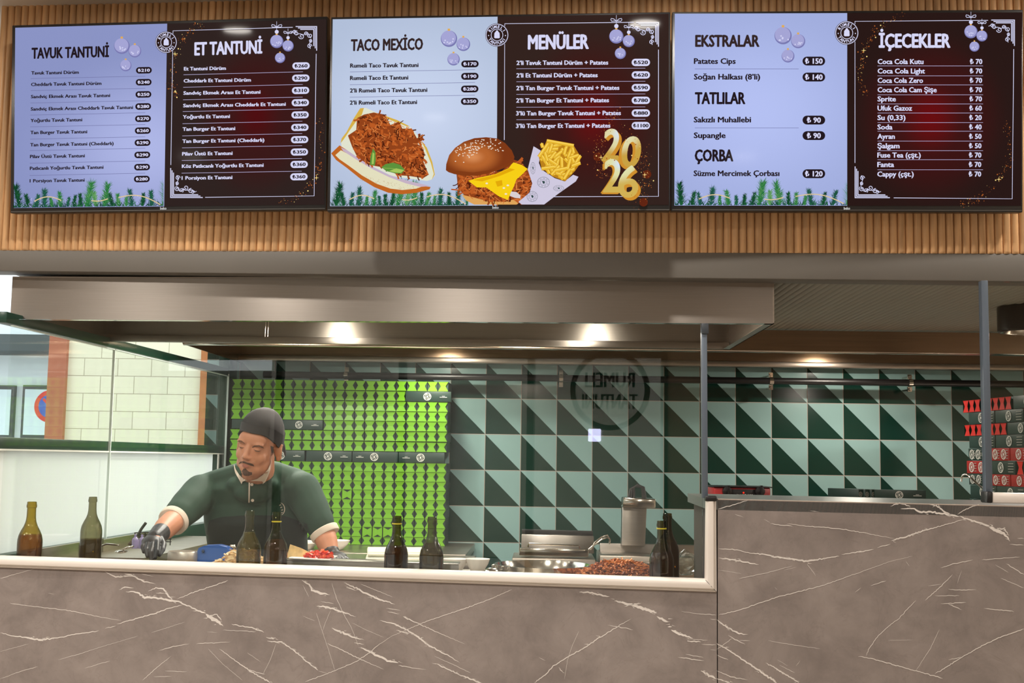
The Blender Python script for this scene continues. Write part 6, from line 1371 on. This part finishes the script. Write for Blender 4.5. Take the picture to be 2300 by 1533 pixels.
# hair, brows, beard, lips, lids
drape('eyebrow', Z7((375, 700), (400, 680), (440, 690), (480, 725), (490, 745), (440, 720), (400, 708)), bvh, BROW, cook, .0012, 0, 1.6)
drape('eyebrow', Z7((600, 790), (640, 765), (710, 758), (770, 785), (790, 815), (720, 790), (650, 790), (605, 805)), bvh, BROW, cook, .0012, 0, 1.6)
LASH = mat('eyelash line', (84, 58, 50), .7); LIP = mat('lips', (188, 112, 98), .45)
drape('eyelashes', Z7((392, 772), (415, 792), (450, 800), (478, 796), (450, 810), (412, 804)), bvh, LASH, cook, .0012, 0, 1.3)
drape('eyelashes', Z7((618, 815), (650, 842), (700, 852), (750, 846), (705, 864), (650, 856)), bvh, LASH, cook, .0012, 0, 1.3)
drape('moustache', Z7((390, 1045), (420, 1018), (470, 1012), (520, 1030), (570, 1040), (620, 1060), (635, 1095), (590, 1085), (540, 1066), (480, 1046), (430, 1040), (400, 1062)), bvh, BEARD, cook, .0014, 0, 1.6)
drape('lips', Z7((425, 1070), (470, 1058), (520, 1075), (555, 1095), (520, 1115), (470, 1112), (440, 1095)), bvh, LIP, cook, .0012, 0, 1.6)
drape('beard', Z7((400, 1190), (440, 1165), (465, 1130), (500, 1125), (520, 1150), (560, 1180), (600, 1185), (600, 1225), (540, 1245), (470, 1235), (420, 1215)), bvh, BEARD, cook, .0014, 0, 1.6)
drape('hair', Z7((890, 770), (940, 790), (935, 850), (915, 900), (902, 860), (892, 810)), bvh, BEARD, cook, .0014, 0, 1.6)
# collar, placket, buttons
def bv2(): 
    V = [v.co.copy() for v in bme.vertices]; F_ = [tuple(p.vertices) for p in bme.polygons]; k = len(V); W_ = wmat(shirt)
    V += [W_ @ v.co for v in sme.vertices]; F_ += [tuple(i+k for i in p.vertices) for p in sme.polygons]; return BVHTree.FromPolygons(V, F_)
both = bv2()
col = MB()
def collar_ring(zl, g, front_drop):
    out = []
    for k in range(41):
        a = -pi*.5+2*pi*(k/40); c = NECK+Vector((-.002, .045, 0)); fr = max(0, -sin(a))
        out.append(c+Vector((g*1.02*cos(a), g*.98*sin(a), zl-front_drop*fr**2.0)))
    return out
# the collar: a standing band folded over, open at the front
cr_ = MB(); n0 = 40; pts = []
for k in range(n0+1):
    a = -pi*.5+.10+(2*pi-.20)*k/n0; fr = max(0, -sin(a)); c = NECK+Vector((-.004, .045, .0))
    top = c+Vector((.068*cos(a), .070*sin(a), .036-.062*fr**1.6)); bot = c+Vector((.094*cos(a), .092*sin(a)-.012*fr, -.010-.062*fr**1.3)); inn = c+Vector((.063*cos(a), .064*sin(a), -.005-.06*fr**1.6))
    pts.append((inn, top, bot))
for k in range(n0):
    a, b = pts[k], pts[k+1]; cr_.add([a[0], b[0], b[1], a[1]], [(0, 1, 2, 3)]); cr_.add([a[1], b[1], b[2], a[2]], [(0, 1, 2, 3)])
drape('collar', Z7((312, 1000), (318, 1060), (345, 1140), (400, 1225), (470, 1290), (545, 1322), (520, 1316), (452, 1330), (436, 1370), (380, 1270), (335, 1190), (322, 1130)), both, OFFW, shirt, .010, .006, 3)
drape('collar', Z7((900, 985), (888, 1060), (850, 1140), (770, 1225), (680, 1290), (565, 1325), (640, 1322), (755, 1328), (775, 1345), (762, 1374), (800, 1345), (850, 1250), (886, 1150)), both, OFFW, shirt, .010, .006, 3)
drape('placket_edge', Z5((900, 775), (912, 778), (908, 935), (898, 935)), both, OFFW, shirt, .004, .002, 2)
for x, y in ((926, 793), (931, 917)):
    d = ray(300+x/3.484, 860+y/3.484).normalized(); h = both.ray_cast(EYE, d)
    if h[0]:
        mb = MB(); mb.lathe([(.001, .002), (.0052, .002), (.006, .0005), (.006, -.002), (.001, -.002)], 16, M=Matrix.Translation(h[0]-d*.005) @ (-d).to_track_quat('Z', 'Y').to_matrix().to_4x4()); mb.build('button', OFFW, shirt, 40)
# chest emblem: part of a white ring with ticks
arc = [(1165+18*cos(t)*2.2-22, 985+50*sin(t)) for t in [-1.35+2.5*k/14 for k in range(15)]]
drape('chest_emblem', [(300+x/3.484, 860+y/3.484) for x, y in [(a+2.5, b) for a, b in arc]+[(a-3.0, b) for a, b in arc[::-1]]], both, OFFW, shirt, .004, 0, 1.5)
for x, y in ((1152, 952), (1160, 970), (1168, 990), (1166, 1012)): drape('chest_emblem', [(300+a/3.484, 860+b/3.484) for a, b in ((x-12, y+2), (x, y-3), (x+2, y+1), (x-10, y+6))], both, OFFW, shirt, .004, 0, 1.5)
# apron tied at the waist with a strap over the shoulder
drape('apron', [(470, 1168), (500, 1160), (560, 1156), (640, 1158), (690, 1176), (694, 1230), (692, 1268), (455, 1268), (452, 1240)], both, APRON, cook, .008, .003, 6)
# cap
cp = MB(); nR = 40
def cap_pt(a, f):
    """a around the head from the brow, f from rim (0) to crown (1)"""
    rimz = .062-.080*smoothstep(.0, .64, (1-cos(a))/2); th = f*pi/2
    X = .0835*sin(a); Y = .016-.103*cos(a); z = rimz; k = cos(th)**.75; top = .142
    puff = 1+.07*sin(pi*min(1, f*1.25))
    return hp(X*k*puff, .016+(Y-.016)*k*puff+.012*f*(1-f)*4*.6, z+(top-z)*sin(th)**1.05)
rings = [[cap_pt(2*pi*k/nR, f) for k in range(nR)] for f in (0, .06, .15, .27, .4, .54, .68, .8, .9, .97)]
inner = [[hp(0, .016, .03)+(p-hp(0, .016, .03))*.965 for p in rings[0]]]
cp.loft(inner+rings, 0, True, True); cap = cp.build('cap', CAPM, cook, 60)
bd = MB(); r0 = [cap_pt(2*pi*k/nR, .0)+(cap_pt(2*pi*k/nR, 0)-hp(0, .016, .05)).normalized()*.0012 for k in range(nR)]; r1 = [cap_pt(2*pi*k/nR, .27)+(cap_pt(2*pi*k/nR, .27)-hp(0, .016, .05)).normalized()*.0022 for k in range(nR)]
bd.loft([r0, r1], 0, True, False); bd.build('cap_band', CAPM, cap, 60)
tk = MB(); q0 = hp(.03, .122, .01); tk.tube([q0, q0+Vector((.01, .02, -.03)), q0+Vector((.02, .02, -.07))], [.008, .007, .004], 8); tk.build('cap_tie', CAPM, cap, 40)
# gloves: palm, thumb and four unequal bent fingers on each hand
def glove(name, palm, fingers, cuffp):
    mb = MB(); limb(mb, cuffp, 16)
    for c, r, q in palm: ell(mb, (0, 0, 0), r, Matrix.Translation(c) @ q.to_matrix().to_4x4(), 18, 12)
    for f in fingers: limb(mb, f, 12, 4)
    me = remesh(mb, .0020, 3); return obj_of(me, name, GLOVE, cook)
KN = [at(326, 1215, 4.17), at(333, 1221, 4.15), at(342, 1223, 4.14), at(353, 1220, 4.15)]     # knuckles, little finger to index
d = (sum(KN, Vector())/4-WRR); qr = d.normalized().to_track_quat('Y', 'Z')
def fing(k, mid, tip, r=.0092): return [(WRR.lerp(k, .55), r*1.05), (k, r*1.12), (mid, r*.95), (tip, r*.74)]
glove('glove', [(WRR.lerp(KN[1], .60), (.034, .044, .019), qr)],
      [fing(KN[0], at(320.5, 1227, 4.13), at(323, 1239, 4.11), .0082), fing(KN[1], at(328.5, 1235, 4.11), at(331, 1248, 4.10)), fing(KN[2], at(338, 1240, 4.10), at(340, 1256, 4.095)), fing(KN[3], at(352, 1237, 4.11), at(348.5, 1252, 4.10)),
       [(WRR.lerp(KN[3], .25)+Vector((.012, 0, 0)), .012), (at(367, 1222, 4.18), .011), (at(365, 1234, 4.14), .0095), (at(358, 1245, 4.12), .008)]],
      [(WRR.lerp(ELR, .22), .035), (WRR, .031), (WRR.lerp(KN[1], .3), .029)])
KL = [at(770, 1250, 4.50), at(765, 1250, 4.48), at(757, 1251, 4.47), at(748, 1251, 4.475)]
d = (sum(KL, Vector())/4-WRL); ql = d.normalized().to_track_quat('Y', 'Z')
def fl(k, mid, tip, r=.0095): return [(WRL.lerp(k, .5), r*1.1), (k, r*1.1), (mid, r), (tip, r*.8)]
glove('glove', [(WRL.lerp(KL[1], .6), (.038, .048, .018), ql)],
      [fl(KL[0], at(777, 1253, 4.47), at(783, 1256, 4.45), .0085), fl(KL[1], at(770, 1254, 4.44), at(775, 1258, 4.41)), fl(KL[2], at(759, 1255, 4.43), at(762, 1259, 4.39)), fl(KL[3], at(748, 1255, 4.435), at(748, 1259, 4.40)),
       [(WRL.lerp(KL[3], .3)+Vector((-.012, 0, 0)), .012), (at(736, 1250, 4.52), .011), (at(730, 1254, 4.48), .009)]],
      [(WRL.lerp(ELL, .12), .035), (WRL, .033), (WRL.lerp(KL[1], .3), .028)])
# trousers and shoes (hidden by the counter from the front)
tb_ = MB()
for s in (-1, 1): limb(tb_, [(HIP+Vector((s*.085, 0, -.04)), .105), (HIP+Vector((s*.10, -.02, -.46)), .078), (Vector((HIP.x+s*.10, 4.99, .12)), .062)])
ell(tb_, tuple(HIP+Vector((0, 0, -.02))), (.188, .14, .12)); obj_of(remesh(tb_, .012, 4), 'trousers', TROU, cook)
for s in (-1, 1):
    mb = MB(); limb(mb, [(Vector((HIP.x+s*.10, 5.0, .055)), .05), (Vector((HIP.x+s*.115, 4.88, .042)), .04)]); obj_of(remesh(mb, .01, 4), 'shoe', BLACKM, cook)
